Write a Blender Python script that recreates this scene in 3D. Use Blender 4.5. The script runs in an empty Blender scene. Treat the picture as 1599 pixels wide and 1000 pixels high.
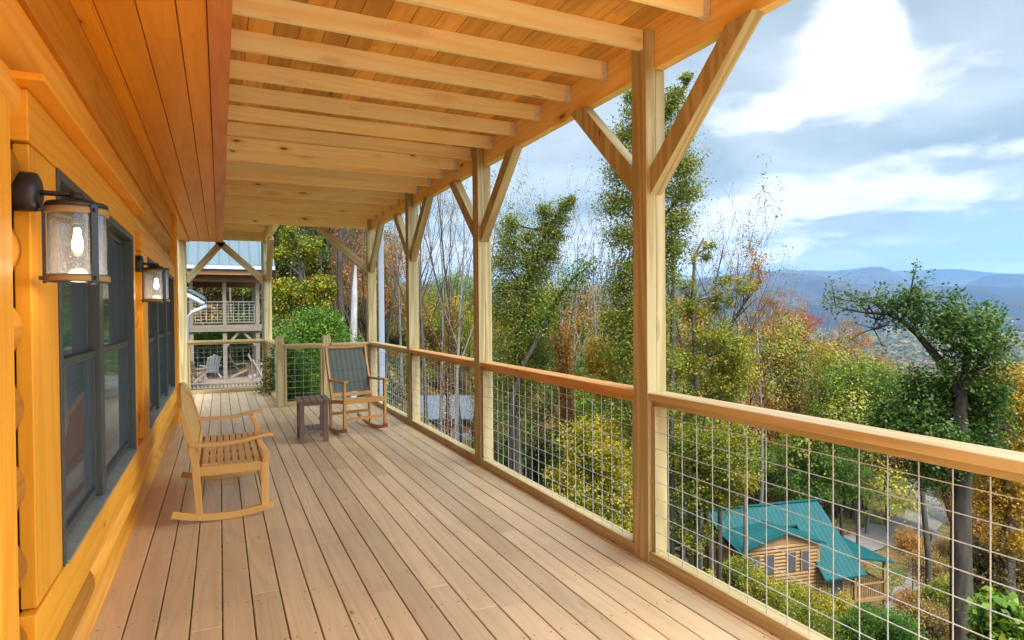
import bpy, math, random
import numpy as np
from mathutils import Vector, Matrix

# ------------------------------------------------------------------ camera
SC = bpy.context.scene
COL = SC.collection
CAMZ, YAW, PITCH, ROLL, FPX = 1.5045, .4393, -.0127, -.0089, 970.0
cam_d = bpy.data.cameras.new('camera'); cam = bpy.data.objects.new('camera', cam_d); COL.objects.link(cam)
cam_d.sensor_width = 36; cam_d.lens = FPX / 1599 * 36; cam_d.clip_start = .05; cam_d.clip_end = 30000
_F = Vector((math.sin(YAW), math.cos(YAW), 0)); _R = Vector((math.cos(YAW), -math.sin(YAW), 0)); _U = Vector((0, 0, 1))
_f = _F * math.cos(PITCH) + _U * math.sin(PITCH); _u = _U * math.cos(PITCH) - _F * math.sin(PITCH)
_r2 = _R * math.cos(ROLL) + _u * math.sin(ROLL); _u2 = _u * math.cos(ROLL) - _R * math.sin(ROLL)
_m = Matrix((_r2, _u2, -_f)).transposed().to_4x4(); _m.translation = (0, 0, CAMZ)
cam.matrix_world = _m
SC.camera = cam

# ------------------------------------------------------------------ render / exposure
SC.view_settings.view_transform = 'Standard'; SC.view_settings.look = 'None'
SC.view_settings.exposure = EXPO = 1.84
SC.view_settings.gamma = 1
try:
    SC.cycles.max_bounces = 10; SC.cycles.diffuse_bounces = 6; SC.cycles.glossy_bounces = 4
    SC.cycles.transmission_bounces = 6; SC.cycles.transparent_max_bounces = 10; SC.cycles.volume_bounces = 0
    SC.cycles.sample_clamp_indirect = 6; SC.cycles.use_denoising = True
    SC.cycles.caustics_reflective = False; SC.cycles.caustics_refractive = False
except Exception: pass

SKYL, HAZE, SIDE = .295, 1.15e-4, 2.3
# ------------------------------------------------------------------ sun + sky
SUN_AZ, SUN_EL = math.radians(181), math.radians(57)      # azimuth from +Y towards +X
sd = bpy.data.lights.new('sun', 'SUN'); sd.energy = 3.0; sd.angle = math.radians(24); sd.color = (1, .93, .84)
sun = bpy.data.objects.new('sun', sd); COL.objects.link(sun)
sdir = Vector((math.sin(SUN_AZ) * math.cos(SUN_EL), math.cos(SUN_AZ) * math.cos(SUN_EL), math.sin(SUN_EL)))
sun.rotation_euler = (-sdir).to_track_quat('-Z', 'Y').to_euler(); sun.location = sdir * 60

W = bpy.data.worlds.new('World'); SC.world = W; W.use_nodes = True
nt = W.node_tree; nt.nodes.clear()
class NB:
    """tiny node-graph helper"""
    def __init__(s, nt): s.nt = nt; s.L = nt.links
    def n(s, typ, **kw):
        nd = s.nt.nodes.new(typ)
        for k, v in kw.items():
            if k.startswith('i_'): s.set(nd.inputs[k[2:]] if not k[2:].isdigit() else nd.inputs[int(k[2:])], v)
            else: setattr(nd, k, v)
        return nd
    def set(s, sock, v):
        if isinstance(v, bpy.types.NodeSocket): s.L.new(v, sock)
        else: sock.default_value = v
    def m(s, op, a, b=None, c=None, clamp=False):
        nd = s.nt.nodes.new('ShaderNodeMath'); nd.operation = op; nd.use_clamp = clamp
        s.set(nd.inputs[0], a)
        if b is not None: s.set(nd.inputs[1], b)
        if c is not None: s.set(nd.inputs[2], c)
        return nd.outputs[0]
    def vm(s, op, a, b=None, sc=None):
        nd = s.nt.nodes.new('ShaderNodeVectorMath'); nd.operation = op; s.set(nd.inputs[0], a)
        if b is not None: s.set(nd.inputs[1], b)
        if sc is not None: s.set(nd.inputs['Scale'], sc)
        return nd.outputs[0]
    def noise(s, vec, scale, detail=4, rough=.5, dist=0, out=0):
        nd = s.nt.nodes.new('ShaderNodeTexNoise'); s.set(nd.inputs['Vector'], vec)
        s.set(nd.inputs['Scale'], scale); nd.inputs['Detail'].default_value = detail
        nd.inputs['Roughness'].default_value = rough; nd.inputs['Distortion'].default_value = dist
        return nd.outputs[out]
    def ramp(s, fac, stops, interp='LINEAR'):
        nd = s.nt.nodes.new('ShaderNodeValToRGB'); s.set(nd.inputs[0], fac); cr = nd.color_ramp; cr.interpolation = interp
        while len(cr.elements) > 1: cr.elements.remove(cr.elements[-1])
        cr.elements[0].position = stops[0][0]; cr.elements[0].color = (*stops[0][1], 1)
        for p, c in stops[1:]:
            e = cr.elements.new(p); e.color = (*c, 1)
        return nd.outputs[0]
    def mix(s, fac, a, b, blend='MIX'):
        nd = s.nt.nodes.new('ShaderNodeMix'); nd.data_type = 'RGBA'; nd.blend_type = blend
        s.set(nd.inputs[0], fac)
        for k, v in ((6, a), (7, b)): s.set(nd.inputs[k], v if isinstance(v, bpy.types.NodeSocket) else (*v, 1))
        return nd.outputs[2]
    def mr(s, v, a, b, c=0, d=1, smooth=False):
        nd = s.nt.nodes.new('ShaderNodeMapRange'); nd.interpolation_type = 'SMOOTHSTEP' if smooth else 'LINEAR'
        s.set(nd.inputs[0], v)
        for i, q in enumerate((a, b, c, d)): s.set(nd.inputs[i + 1], q)
        return nd.outputs[0]
B = NB(nt)
sky = B.n('ShaderNodeTexSky', sky_type='NISHITA', sun_disc=False, sun_elevation=SUN_EL, sun_rotation=SUN_AZ, altitude=500, air_density=1.0, dust_density=1.2, ozone_density=1.2)
tc = B.n('ShaderNodeTexCoord').outputs['Generated']
sx = B.n('ShaderNodeSeparateXYZ', i_0=tc)
dx, dy, dz = sx.outputs
az = B.m('ARCTAN2', dx, dy); el = B.m('ARCSINE', dz)
nv = B.noise(tc, 3.2, 5, .55, 0, out=1); nsx = B.n('ShaderNodeSeparateXYZ', i_0=nv)
azw = B.m('ADD', az, B.m('MULTIPLY', B.m('SUBTRACT', nsx.outputs[0], .5), .26))
elw = B.m('ADD', el, B.m('MULTIPLY', B.m('SUBTRACT', nsx.outputs[1], .5), .13))
def pxdir(x, y):
    x -= 799.5; y -= 500
    xr = x * math.cos(ROLL) + y * math.sin(ROLL); yr = -x * math.sin(ROLL) + y * math.cos(ROLL)
    d = Vector(_F) * 1; v = _R * (xr / FPX) + _f + _u * (-yr / FPX)
    return v
def azel(x, y):
    v = pxdir(x, y); return math.atan2(v.x, v.y), math.atan2(v.z, math.hypot(v.x, v.y))
def blob(x, y, sxp, syp, amp=1.0):
    a, e = azel(x, y); sa, se = sxp / FPX * .8, syp / FPX * .9
    u = B.m('DIVIDE', B.m('SUBTRACT', azw, a), sa); w = B.m('DIVIDE', B.m('SUBTRACT', elw, e), se)
    g = B.m('EXPONENT', B.m('MULTIPLY', B.m('ADD', B.m('MULTIPLY', u, u), B.m('MULTIPLY', w, w)), -1.0))
    return B.m('MULTIPLY', g, amp)
def addn(lst):
    r = lst[0]
    for q in lst[1:]: r = B.m('ADD', r, q)
    return r
# flattened cloud-deck coordinates
zz = B.m('MAXIMUM', dz, .015)
cp = B.n('ShaderNodeCombineXYZ', i_0=B.m('DIVIDE', dx, B.m('ADD', zz, .12)), i_1=B.m('DIVIDE', dy, B.m('ADD', zz, .12)), i_2=0.0).outputs[0]
n1 = B.noise(cp, 1.15, 7, .56, .5); n2 = B.noise(cp, 3.1, 6, .6, .3)
cloud = B.m('ADD', B.m('MULTIPLY', n1, .75), B.m('MULTIPLY', n2, .25))
clear = addn([blob(1560, 372, 170, 44, .60), blob(1340, 405, 110, 14, .30)])
cover = B.mr(B.m('SUBTRACT', B.m('ADD', cloud, .32), clear), .38, .62, smooth=True)
bright = addn([blob(1330, 10, 75, 90, .8), blob(1350, 110, 90, 60, .9), blob(1235, 175, 95, 38, .75), blob(1150, 330, 150, 36, .95), blob(1300, 300, 150, 26, .7), blob(1420, 318, 110, 16, .6), blob(1130, 395, 120, 22, .7), blob(1560, 215, 110, 20, .4), blob(1130, 120, 60, 60, .3), blob(1500, 90, 60, 30, .25), blob(1440, 250, 120, 14, .35),
               blob(950, 395, 140, 50, .75), blob(700, 400, 160, 60, .8), blob(1450, 345, 70, 14, .55), blob(1170, 395, 100, 14, .5), blob(480, 330, 200, 90, .5)])
bmask = B.mr(B.m('ADD', bright, B.m('MULTIPLY', B.m('SUBTRACT', n2, .5), 1.7)), .22, .78, smooth=True)
grey = B.mix(B.mr(n1, .36, .64), (.37, .445, .465), (.70, .77, .785))
ccol = B.mix(bmask, grey, (1.12, 1.12, 1.12))
blue = B.mix(B.mr(el, 0.0, .5), (.42, .58, .56), (.46, .57, .58))
vis = B.mix(cover, blue, ccol)
# brighter unseen sky added round the sun, behind the photographer, to light the porch
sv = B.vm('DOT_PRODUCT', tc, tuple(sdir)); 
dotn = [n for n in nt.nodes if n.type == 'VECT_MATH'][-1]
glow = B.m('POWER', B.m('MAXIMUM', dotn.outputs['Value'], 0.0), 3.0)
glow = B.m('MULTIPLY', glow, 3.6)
side = B.mr(B.m('ABSOLUTE', B.m('SUBTRACT', az, math.radians(112))), math.radians(14), math.radians(42), SIDE, 0, True)      # brighter unseen sky added on the right to light the deck and ceiling
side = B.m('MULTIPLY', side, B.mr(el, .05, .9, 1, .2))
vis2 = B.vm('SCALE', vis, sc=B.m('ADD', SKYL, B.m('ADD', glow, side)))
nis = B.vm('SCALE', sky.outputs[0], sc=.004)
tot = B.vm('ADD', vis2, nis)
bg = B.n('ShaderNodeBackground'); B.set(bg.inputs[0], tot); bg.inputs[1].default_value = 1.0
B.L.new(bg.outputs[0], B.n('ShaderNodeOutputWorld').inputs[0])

# ------------------------------------------------------------------ tagging / linking
def tag(o, label=None, cat=None, group=None, kind=None):
    if label: o['label'] = label
    if cat: o['category'] = cat
    if group: o['group'] = group
    if kind: o['kind'] = kind
    return o
def empty(name, loc=(0, 0, 0), rz=0, label=None, cat=None, group=None):
    o = bpy.data.objects.new(name, None); COL.objects.link(o); o.location = loc; o.rotation_euler = (0, 0, rz)
    o.empty_display_size = .1
    return tag(o, label, cat, group)

# ------------------------------------------------------------------ mesh builder (uv = metres along / across the grain)
class MB:
    def __init__(s, seed=0): s.v = []; s.f = []; s.uv = []; s.var = []; s.sm = []; s.rng = random.Random(seed)
    def face(s, idx, uvs, var, smooth=False):
        s.f.append(idx); s.uv.extend(uvs); s.var.append(var); s.sm.append(smooth)
    def box(s, x0, x1, y0, y1, z0, z1, axis='y', M=None, var=None):
        var = s.rng.random() if var is None else var
        ou, ov = s.rng.random() * 50, s.rng.random() * 50
        P = [(x, y, z) for x in (x0, x1) for y in (y0, y1) for z in (z0, z1)]
        b = len(s.v)
        for p in P: s.v.append(tuple(M @ Vector(p)) if M else p)
        ax = 'xyz'.index(axis)
        for q in ((0, 1, 3, 2), (4, 6, 7, 5), (0, 4, 5, 1), (2, 3, 7, 6), (0, 2, 6, 4), (1, 5, 7, 3)):
            pts = [P[i] for i in q]
            const = [k for k in range(3) if len({p[k] for p in pts}) == 1]
            c = const[0] if const else 0
            oth = [k for k in range(3) if k != c]
            if c != ax:
                a2 = [k for k in oth if k != ax][0]
                uvs = [(p[ax] + ou, p[a2] + ov + c * .31) for p in pts]
            else: uvs = [(p[oth[0]] * .4 + ou, p[oth[1]] + ov) for p in pts]
            s.face([b + i for i in q], uvs, var)
        return s
    def bar(s, a, b, w, h, up=(0, 0, 1), ext=0, var=None):
        """board from a to b: w across, h along 'up'"""
        a, b = Vector(a), Vector(b); d = (b - a); L = d.length; d.normalize(); up = Vector(up)
        side = d.cross(up).normalized(); u = side.cross(d).normalized()
        M = Matrix((side, d, u)).transposed().to_4x4(); M.translation = a
        return s.box(-w / 2, w / 2, -ext, L + ext, -h / 2, h / 2, 'y', M, var)
    def tube(s, pts, rad, n=8, cap=True, smooth=True, var=None):
        var = s.rng.random() if var is None else var
        pts = [Vector(p) for p in pts]; rad = [rad] * len(pts) if not hasattr(rad, '__len__') else rad
        b0 = len(s.v); L = 0; up = Vector((.13, .27, .95)).normalized(); ou = s.rng.random() * 40
        for i, p in enumerate(pts):
            d = (pts[min(i + 1, len(pts) - 1)] - pts[max(i - 1, 0)]).normalized()
            x = d.cross(up)
            if x.length < 1e-3: x = d.cross(Vector((1, 0, 0)))
            x.normalize(); y = d.cross(x)
            for k in range(n):
                t = 2 * math.pi * k / n; s.v.append(tuple(p + (x * math.cos(t) + y * math.sin(t)) * rad[i]))
        for i in range(len(pts) - 1):
            l2 = L + (pts[i + 1] - pts[i]).length
            for k in range(n):
                k2 = (k + 1) % n; w = 2 * math.pi * rad[i] / n
                s.face([b0 + i * n + k, b0 + i * n + k2, b0 + (i + 1) * n + k2, b0 + (i + 1) * n + k],
                       [(L + ou, k * w), (L + ou, (k + 1) * w), (l2 + ou, (k + 1) * w), (l2 + ou, k * w)], var, smooth)
            L = l2
        if cap:
            s.face([b0 + k for k in range(n)][::-1], [(0, 0)] * n, var); e = b0 + (len(pts) - 1) * n
            s.face([e + k for k in range(n)], [(0, 0)] * n, var)
        return s
    def lathe(s, prof, cx, cy, n=24, cz=0, var=.5, closed=False, a0=0, a1=2 * math.pi):
        b = len(s.v); full = abs(a1 - a0 - 2 * math.pi) < 1e-6; m = n if full else n + 1
        for r, z in prof:
            for k in range(m):
                t = a0 + (a1 - a0) * k / n; s.v.append((cx + r * math.cos(t), cy + r * math.sin(t), cz + z))
        P = len(prof)
        for i in range(P if closed else P - 1):
            i2 = (i + 1) % P
            for k in range(n):
                k2 = (k + 1) % m
                s.face([b + i * m + k, b + i * m + k2, b + i2 * m + k2, b + i2 * m + k],
                       [(k * .02, i * .02), (k * .02 + .02, i * .02), (k * .02 + .02, i * .02 + .02), (k * .02, i * .02 + .02)], var, True)
        return s
    def poly(s, pts, var=None, uvs=None):
        b = len(s.v); s.v.extend(tuple(p) for p in pts); var = s.rng.random() if var is None else var
        s.face([b + i for i in range(len(pts))], uvs or [(p[1], p[0] + p[2]) for p in pts], var); return s
    def prism(s, pts, thick, dirv, grain=0, var=None):
        """extrude polygon pts (3-D, planar) by thick along dirv"""
        var = s.rng.random() if var is None else var; d = Vector(dirv).normalized() * thick
        b = len(s.v); n = len(pts); ou = s.rng.random() * 40
        for p in pts: s.v.append(tuple(p))
        for p in pts: s.v.append(tuple(Vector(p) + d))
        g = grain; oth = [k for k in range(3) if k != g]
        # pick the across axis with most extent
        ext = [max(p[k] for p in pts) - min(p[k] for p in pts) for k in oth]; o = oth[0] if ext[0] >= ext[1] else oth[1]
        uv = lambda p: (p[g] + ou, p[o])
        s.face([b + i for i in range(n)], [uv(p) for p in pts], var)
        s.face([b + n + i for i in range(n)][::-1], [uv(p) for p in pts][::-1], var)
        for i in range(n):
            j = (i + 1) % n; Lh = (Vector(pts[j]) - Vector(pts[i])).length
            s.face([b + i, b + n + i, b + n + j, b + j], [(ou, 0), (ou, thick), (ou + Lh, thick), (ou + Lh, 0)], var)
        return s
    def build(s, name, mat, parent=None, bevel=0, label=None, fix=True):
        me = bpy.data.meshes.new(name); me.from_pydata(s.v, [], s.f); 
        ul = me.uv_layers.new(name='UVMap'); ul.data.foreach_set('uv', [c for uv in s.uv for c in uv])
        at = me.attributes.new('bv', 'FLOAT', 'FACE'); at.data.foreach_set('value', s.var)
        me.polygons.foreach_set('use_smooth', s.sm)
        me.materials.append(mat); 
        if fix:
            import bmesh
            bm = bmesh.new(); bm.from_mesh(me); bmesh.ops.recalc_face_normals(bm, faces=bm.faces); bm.to_mesh(me); bm.free()
        me.update()
        o = bpy.data.objects.new(name, me); COL.objects.link(o); o.parent = parent
        if bevel:
            md = o.modifiers.new('bevel', 'BEVEL'); md.width = bevel; md.segments = 2; md.limit_method = 'ANGLE'; md.angle_limit = math.radians(50)
        if label: o['label'] = label
        return o

# ------------------------------------------------------------------ materials
def newmat(name):
    m = bpy.data.materials.new(name); m.use_nodes = True; m.node_tree.nodes.clear(); return m, NB(m.node_tree)
def finish(m, b, shader):
    b.L.new(shader, b.n('ShaderNodeOutputMaterial').inputs[0]); return m
def wood(name, light, dark, knot=(.10, .035, .012), ring=.5, knots=.5, rough=.55, spec=.35, bump=.25, varamt=.3, stain=None, coat=0, kscale=1.0, knotsize=.05, heart=None, checks=0):
    m, b = newmat(name)
    uv = b.n('ShaderNodeUVMap').outputs[0]; bv = b.n('ShaderNodeAttribute', attribute_name='bv').outputs['Fac']
    s = b.n('ShaderNodeSeparateXYZ', i_0=uv)
    u, v = s.outputs[0], s.outputs[1]; w = b.m('MULTIPLY', bv, 73.0)
    def cv(su, sv, sw=1.0):
        return b.n('ShaderNodeCombineXYZ', i_0=b.m('MULTIPLY', u, su), i_1=b.m('MULTIPLY', v, sv), i_2=b.m('MULTIPLY', w, sw)).outputs[0]
    # knots: distance field that also bends the rings
    kn = b.n('ShaderNodeTexVoronoi', voronoi_dimensions='3D'); b.set(kn.inputs['Vector'], cv(2.2 * kscale, 6.5 * kscale)); kn.inputs['Scale'].default_value = 1; kn.inputs['Randomness'].default_value = 1
    kd = kn.outputs['Distance']; ksel = b.n('ShaderNodeSeparateXYZ', i_0=kn.outputs['Color']).outputs[0]
    kon = b.m('LESS_THAN', ksel, knots)
    kr = b.m('MULTIPLY', knotsize * 4.0, b.m('ADD', .4, ksel))
    kmask = b.m('MULTIPLY', b.mr(kd, b.m('MULTIPLY', kr, .45), kr, 1, 0, True), kon)
    khalo = b.m('MULTIPLY', b.mr(kd, kr, b.m('MULTIPLY', kr, 2.6), 1, 0, True), kon)
    warp = b.m('ADD', b.noise(cv(.20, 3.4), 1, 2, .5, 0), b.m('MULTIPLY', khalo, .22))
    rings = b.m('MULTIPLY_ADD', b.m('SINE', b.m('MULTIPLY', warp, 75.0)), .5, .5)
    rings = b.m('POWER', rings, 1.7)
    g1 = b.noise(cv(2.5, 70), 1, 4, .6); g2 = b.noise(cv(9, 330), 1, 3, .6)
    f = b.m('ADD', b.m('MULTIPLY', rings, ring), b.m('ADD', b.m('MULTIPLY', g1, .55), b.m('MULTIPLY', g2, .25)))
    f = b.mr(f, .25, 1.05)
    c = b.mix(f, light, dark)
    big = b.noise(cv(.8, 2.0), 1, 3, .5)
    c = b.mix(b.mr(big, .35, .7, 0, .35), c, tuple(x * .78 for x in dark))
    c = b.mix(b.m('MULTIPLY', khalo, .5), c, tuple((d * .6 + k * .4) for d, k in zip(dark, knot)))
    c = b.mix(kmask, c, knot)
    if stain:
        st = b.noise(b.n('ShaderNodeTexCoord').outputs['Object'], 1.3, 6, .65)
        c = b.mix(b.mr(st, .46, .72, 0, .75), c, stain)
    if heart:                                  # reddish heartwood streaks
        hs = b.noise(cv(.38, 5.5, 1.7), 1, 3, .5); c = b.mix(b.mr(hs, .55, .72, 0, .75, True), c, heart)
    if checks:                                 # fine drying checks
        ck = b.noise(cv(1.1, 42, 2.3), 1, 2, .5); c = b.mix(b.mr(ck, .70, .76, 0, checks), c, tuple(x * .25 for x in dark))
    # per-board tone
    vv = b.m('ADD', 1 - varamt / 2, b.m('MULTIPLY', b.m('FRACT', b.m('MULTIPLY', bv, 7.31)), varamt))
    c = b.vm('SCALE', c, sc=vv)
    p = b.n('ShaderNodeBsdfPrincipled'); b.set(p.inputs['Base Color'], c)
    b.set(p.inputs['Roughness'], b.mr(f, 0, 1, rough - .06, rough + .1)); p.inputs['Specular IOR Level'].default_value = spec
    if coat: p.inputs['Coat Weight'].default_value = coat; p.inputs['Coat Roughness'].default_value = .3
    bp = b.n('ShaderNodeBump'); bp.inputs['Strength'].default_value = bump; bp.inputs['Distance'].default_value = .002
    b.set(bp.inputs['Height'], b.m('ADD', b.m('MULTIPLY', g1, -.7), b.m('MULTIPLY', f, -.6))); b.L.new(bp.outputs[0], p.inputs['Normal'])
    return finish(m, b, p.outputs[0])
def plain(name, col, rough=.6, metal=0, spec=.4, noise=.12, nscale=8, bump=0, bscale=60, emit=None, objvar=0):
    m, b = newmat(name); tco = b.n('ShaderNodeTexCoord').outputs['Object']
    p = b.n('ShaderNodeBsdfPrincipled'); n_ = b.noise(tco, nscale, 5, .6)
    c = b.mix(b.mr(n_, .3, .7), tuple(x * (1 - noise) for x in col), tuple(min(1, x * (1 + noise)) for x in col))
    if objvar: c = b.vm('SCALE', c, sc=b.m('ADD', 1 - objvar / 2, b.m('MULTIPLY', b.n('ShaderNodeObjectInfo').outputs['Random'], objvar)))
    b.set(p.inputs['Base Color'], c); b.set(p.inputs['Roughness'], b.mr(n_, .3, .7, rough * .9, min(1, rough * 1.1)))
    p.inputs['Metallic'].default_value = metal; p.inputs['Specular IOR Level'].default_value = spec
    if emit: p.inputs['Emission Color'].default_value = (*emit[0], 1); p.inputs['Emission Strength'].default_value = emit[1]
    if bump:
        bp = b.n('ShaderNodeBump'); bp.inputs['Strength'].default_value = bump; bp.inputs['Distance'].default_value = .003
        b.set(bp.inputs['Height'], b.noise(tco, bscale, 4, .6)); b.L.new(bp.outputs[0], p.inputs['Normal'])
    return finish(m, b, p.outputs[0])
def leafmat(name, stops, trans=.35, rough=.6, hvar=.25):
    m, b = newmat(name); lv = b.n('ShaderNodeAttribute', attribute_name='lv').outputs['Fac']
    orn = b.n('ShaderNodeObjectInfo').outputs['Random']
    x = b.m('ADD', b.m('MULTIPLY', lv, 1 - hvar), b.m('MULTIPLY', orn, hvar))
    c = b.ramp(x, stops)
    d = b.n('ShaderNodeBsdfDiffuse'); b.set(d.inputs[0], c)
    t = b.n('ShaderNodeBsdfTranslucent'); b.set(t.inputs[0], b.vm('SCALE', c, sc=1.15))
    g = b.n('ShaderNodeBsdfGlossy'); g.inputs[0].default_value = (1, 1, 1, 1); g.inputs[1].default_value = .45
    mx = b.n('ShaderNodeMixShader', i_0=trans); b.L.new(d.outputs[0], mx.inputs[1]); b.L.new(t.outputs[0], mx.inputs[2])
    m2 = b.n('ShaderNodeMixShader', i_0=.012); b.L.new(mx.outputs[0], m2.inputs[1]); b.L.new(g.outputs[0], m2.inputs[2])
    return finish(m, b, m2.outputs[0])

M_deck = wood('deck_pine', (.70, .505, .30), (.51, .345, .185), knot=(.16, .07, .03), ring=.32, knots=.3, rough=.40, spec=.85, bump=.35, varamt=.26, stain=(.46, .33, .21), knotsize=.02, heart=(.60, .42, .24))
M_post = wood('treated_post', (.55, .475, .28), (.39, .31, .15), knot=(.11, .05, .018), ring=1.0, knots=.4, rough=.62, spec=.25, bump=.4, varamt=.14, knotsize=.03, checks=.6)
M_joist = wood('yellow_pine_joist', (.97, .88, .60), (.93, .74, .38), knot=(.30, .09, .025), ring=.6, knots=.7, rough=.55, bump=.25, varamt=.24, knotsize=.040, heart=(.86, .52, .26))
M_beam = wood('stained_beam', (.95, .72, .33), (.86, .56, .18), knot=(.22, .07, .02), ring=.5, knots=.7, rough=.5, bump=.2, varamt=.1, knotsize=.035)
M_brd = wood('roof_boards', (.72, .40, .10), (.54, .26, .045), knot=(.12, .035, .01), ring=.4, knots=.45, rough=.6, bump=.2, varamt=.5, knotsize=.04)
M_sof = wood('soffit_pine', (.94, .41, .016), (.80, .29, .008), knot=(.20, .045, .008), ring=.2, knots=.25, rough=.45, spec=.3, bump=.1, varamt=.2, knotsize=.035)
M_fas = wood('fascia_pine', (.80, .30, .06), (.62, .20, .035), ring=.25, knots=.12, rough=.42, bump=.1, varamt=.05, knotsize=.035)
M_log = wood('oiled_log', (.86, .40, .045), (.66, .24, .016), knot=(.22, .06, .012), ring=.35, knots=.3, rough=.45, spec=.28, bump=.25, varamt=.25, knotsize=.035, checks=.4)
M_cas = wood('oiled_casing', (.90, .42, .035), (.76, .29, .014), knot=(.3, .09, .02), ring=.35, knots=.3, rough=.45, spec=.22, bump=.15, varamt=.15, knotsize=.03)
M_rail = wood('rail_cap', (.56, .42, .21), (.42, .28, .11), knot=(.16, .05, .02), ring=.5, knots=.2, rough=.42, spec=.6, bump=.2, varamt=.15, knotsize=.03)
M_railo = wood('rail_cap_orange', (.70, .36, .085), (.54, .23, .04), knot=(.16, .05, .02), ring=.5, knots=.2, rough=.42, spec=.6, bump=.2, varamt=.15, knotsize=.03)
M_frm = wood('rail_frame', (.50, .40, .21), (.37, .27, .115), knot=(.2, .1, .04), ring=.5, knots=.2, rough=.55, bump=.2, varamt=.12, knotsize=.03)
M_teak = wood('rocker_wood', (.66, .38, .12), (.52, .27, .065), knot=(.3, .12, .04), ring=.2, knots=.03, rough=.42, spec=.45, bump=.1, varamt=.12)
M_teak2 = wood('rocker_wood_amber', (.56, .27, .07), (.42, .17, .03), knot=(.3, .12, .04), ring=.2, knots=.03, rough=.42, spec=.45, bump=.1, varamt=.12)
M_brown = wood('brown_slats', (.20, .13, .105), (.15, .09, .072), knot=(.06, .03, .02), ring=.15, knots=0, rough=.5, bump=.1, varamt=.15)
M_bronze = plain('window_bronze', (.045, .052, .048), rough=.42, spec=.5)
M_sill = plain('window_sill_grey', (.16, .19, .185), rough=.45, spec=.5, noise=.3, nscale=12)
M_lamp = plain('lantern_metal', (.045, .05, .055), rough=.45, metal=.6)
M_band = wood('lantern_band', (.40, .27, .13), (.22, .14, .06), ring=.3, knots=.1, rough=.5, bump=.1)
M_galv = plain('galvanised', (.66, .68, .68), rough=.4, metal=.15, noise=.2, nscale=30)
M_wire = plain('fence_wire', (.44, .47, .49), rough=.5, metal=.1, noise=.1)
M_white = plain('white_aluminium', (.26, .30, .39), rough=.35, spec=.5, noise=.03)
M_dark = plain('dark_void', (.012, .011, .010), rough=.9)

# ------------------------------------------------------------------ terrain height field
DEG = math.pi / 180
TH = [-3.2, -1.2, -.25, -.04, .14, .34, .54, .74, .92, 1.13, 1.6, 2.6, 3.2]
RR = [0, 6, 15, 30, 45, 70, 100, 160, 300, 700, 1500, 3000, 4500, 9000]
HT = {
    -3.2: [-3.2, -3, -3, -3, -2, 0, 6, 14, 30, 50, 60, 60, 60, 60],
    -1.2: [-3.2, -3, -2.6, -2.2, 0, 5, 12, 24, 45, 60, 60, 60, 60, 60],
    -.25: [-3.2, -3, -2.8, -2.4, 0, 6, 12, 22, 40, 50, 60, 60, 60, 60],
    -.04: [-3.2, -3, -2.8, -2.4, .5, 5.5, 11, 19, 30, 30, 0, -20, 0, 0],
    .14: [-3.2, -3.4, -3.4, -1.6, .8, 4.5, 8.5, 13, 12, -40, -90, -90, -60, -60],
    .34: [-3.4, -4, -5.5, -8.0, -9.5, -11.2, -3.0, 4.5, -10, -70, -110, -90, -60, -60],
    .54: [-3.6, -4.5, -7, -10, -12.5, -15.5, -18, -23, -48, -85, -112, -90, -60, -60],
    .74: [-3.8, -6, -9.5, -13.5, -16.5, -20, -25, -34, -52, -88, -112, -80, -60, -60],
    .92: [-4, -6.5, -10.5, -15, -17.8, -20.5, -24.5, -33, -52, -88, -112, -80, -60, -60],
    1.13: [-4, -7, -11.5, -16, -19.5, -23, -28, -38, -58, -92, -112, -80, -60, -60],
    1.6: [-4, -7, -11.5, -16, -20, -24, -30, -40, -60, -92, -112, -80, -60, -60],
    2.6: [-3.5, -5, -8, -12, -14, -18, -20, -25, -30, -40, -50, -50, -50, -50],
    3.2: [-3.2, -3, -3, -3, -2, 0, 6, 14, 30, 50, 60, 60, 60, 60]}
HA = np.array([HT[t] for t in TH]); THa = np.array(TH); RRa = np.array(RR, float)
def _sm(t): return t * t * (3 - 2 * t)
def terr(x, y):
    x = np.asarray(x, float); y = np.asarray(y, float)
    r = np.hypot(x, y); th = np.arctan2(x, y)
    i = np.clip(np.searchsorted(THa, th) - 1, 0, len(TH) - 2); j = np.clip(np.searchsorted(RRa, r, side='right') - 1, 0, len(RR) - 2)
    a = _sm(np.clip((th - THa[i]) / (THa[i + 1] - THa[i]), 0, 1)); b = np.clip((r - RRa[j]) / (RRa[j + 1] - RRa[j]), 0, 1)
    h = (HA[i, j] * (1 - a) + HA[i + 1, j] * a) * (1 - b) + (HA[i, j + 1] * (1 - a) + HA[i + 1, j + 1] * a) * b
    s = np.clip(r / 60, 0, 1)
    h = h + s * (.5 * np.sin(x * .21 + 1.3) * np.cos(y * .17 + .4) + .25 * np.sin(x * .53 + y * .31)) + np.clip((r - 200) / 600, 0, 1) * (5 * np.sin(x * .011 + 1) * np.cos(y * .013) + 3 * np.sin(x * .031 + y * .023))
    return h
def T(x, y): return float(terr(x, y))
def dirpx(px):
    v = pxdir(px, 500); a = math.atan2(v.x, v.y); return math.sin(a), math.cos(a)
def atpx(px, D):
    s, c = dirpx(px); return s * D, c * D
def hit(px, py):
    v = pxdir(px, py); v = v / math.hypot(v.x, v.y); r = 4.0
    while r < 6000:
        if CAMZ + v.z * r < T(v.x * r, v.y * r): break
        r *= 1.01
    return v.x * r, v.y * r
def zpx(py, px, D):
    v = pxdir(px, py); return CAMZ + v.z / math.hypot(v.x, v.y) * D

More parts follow.
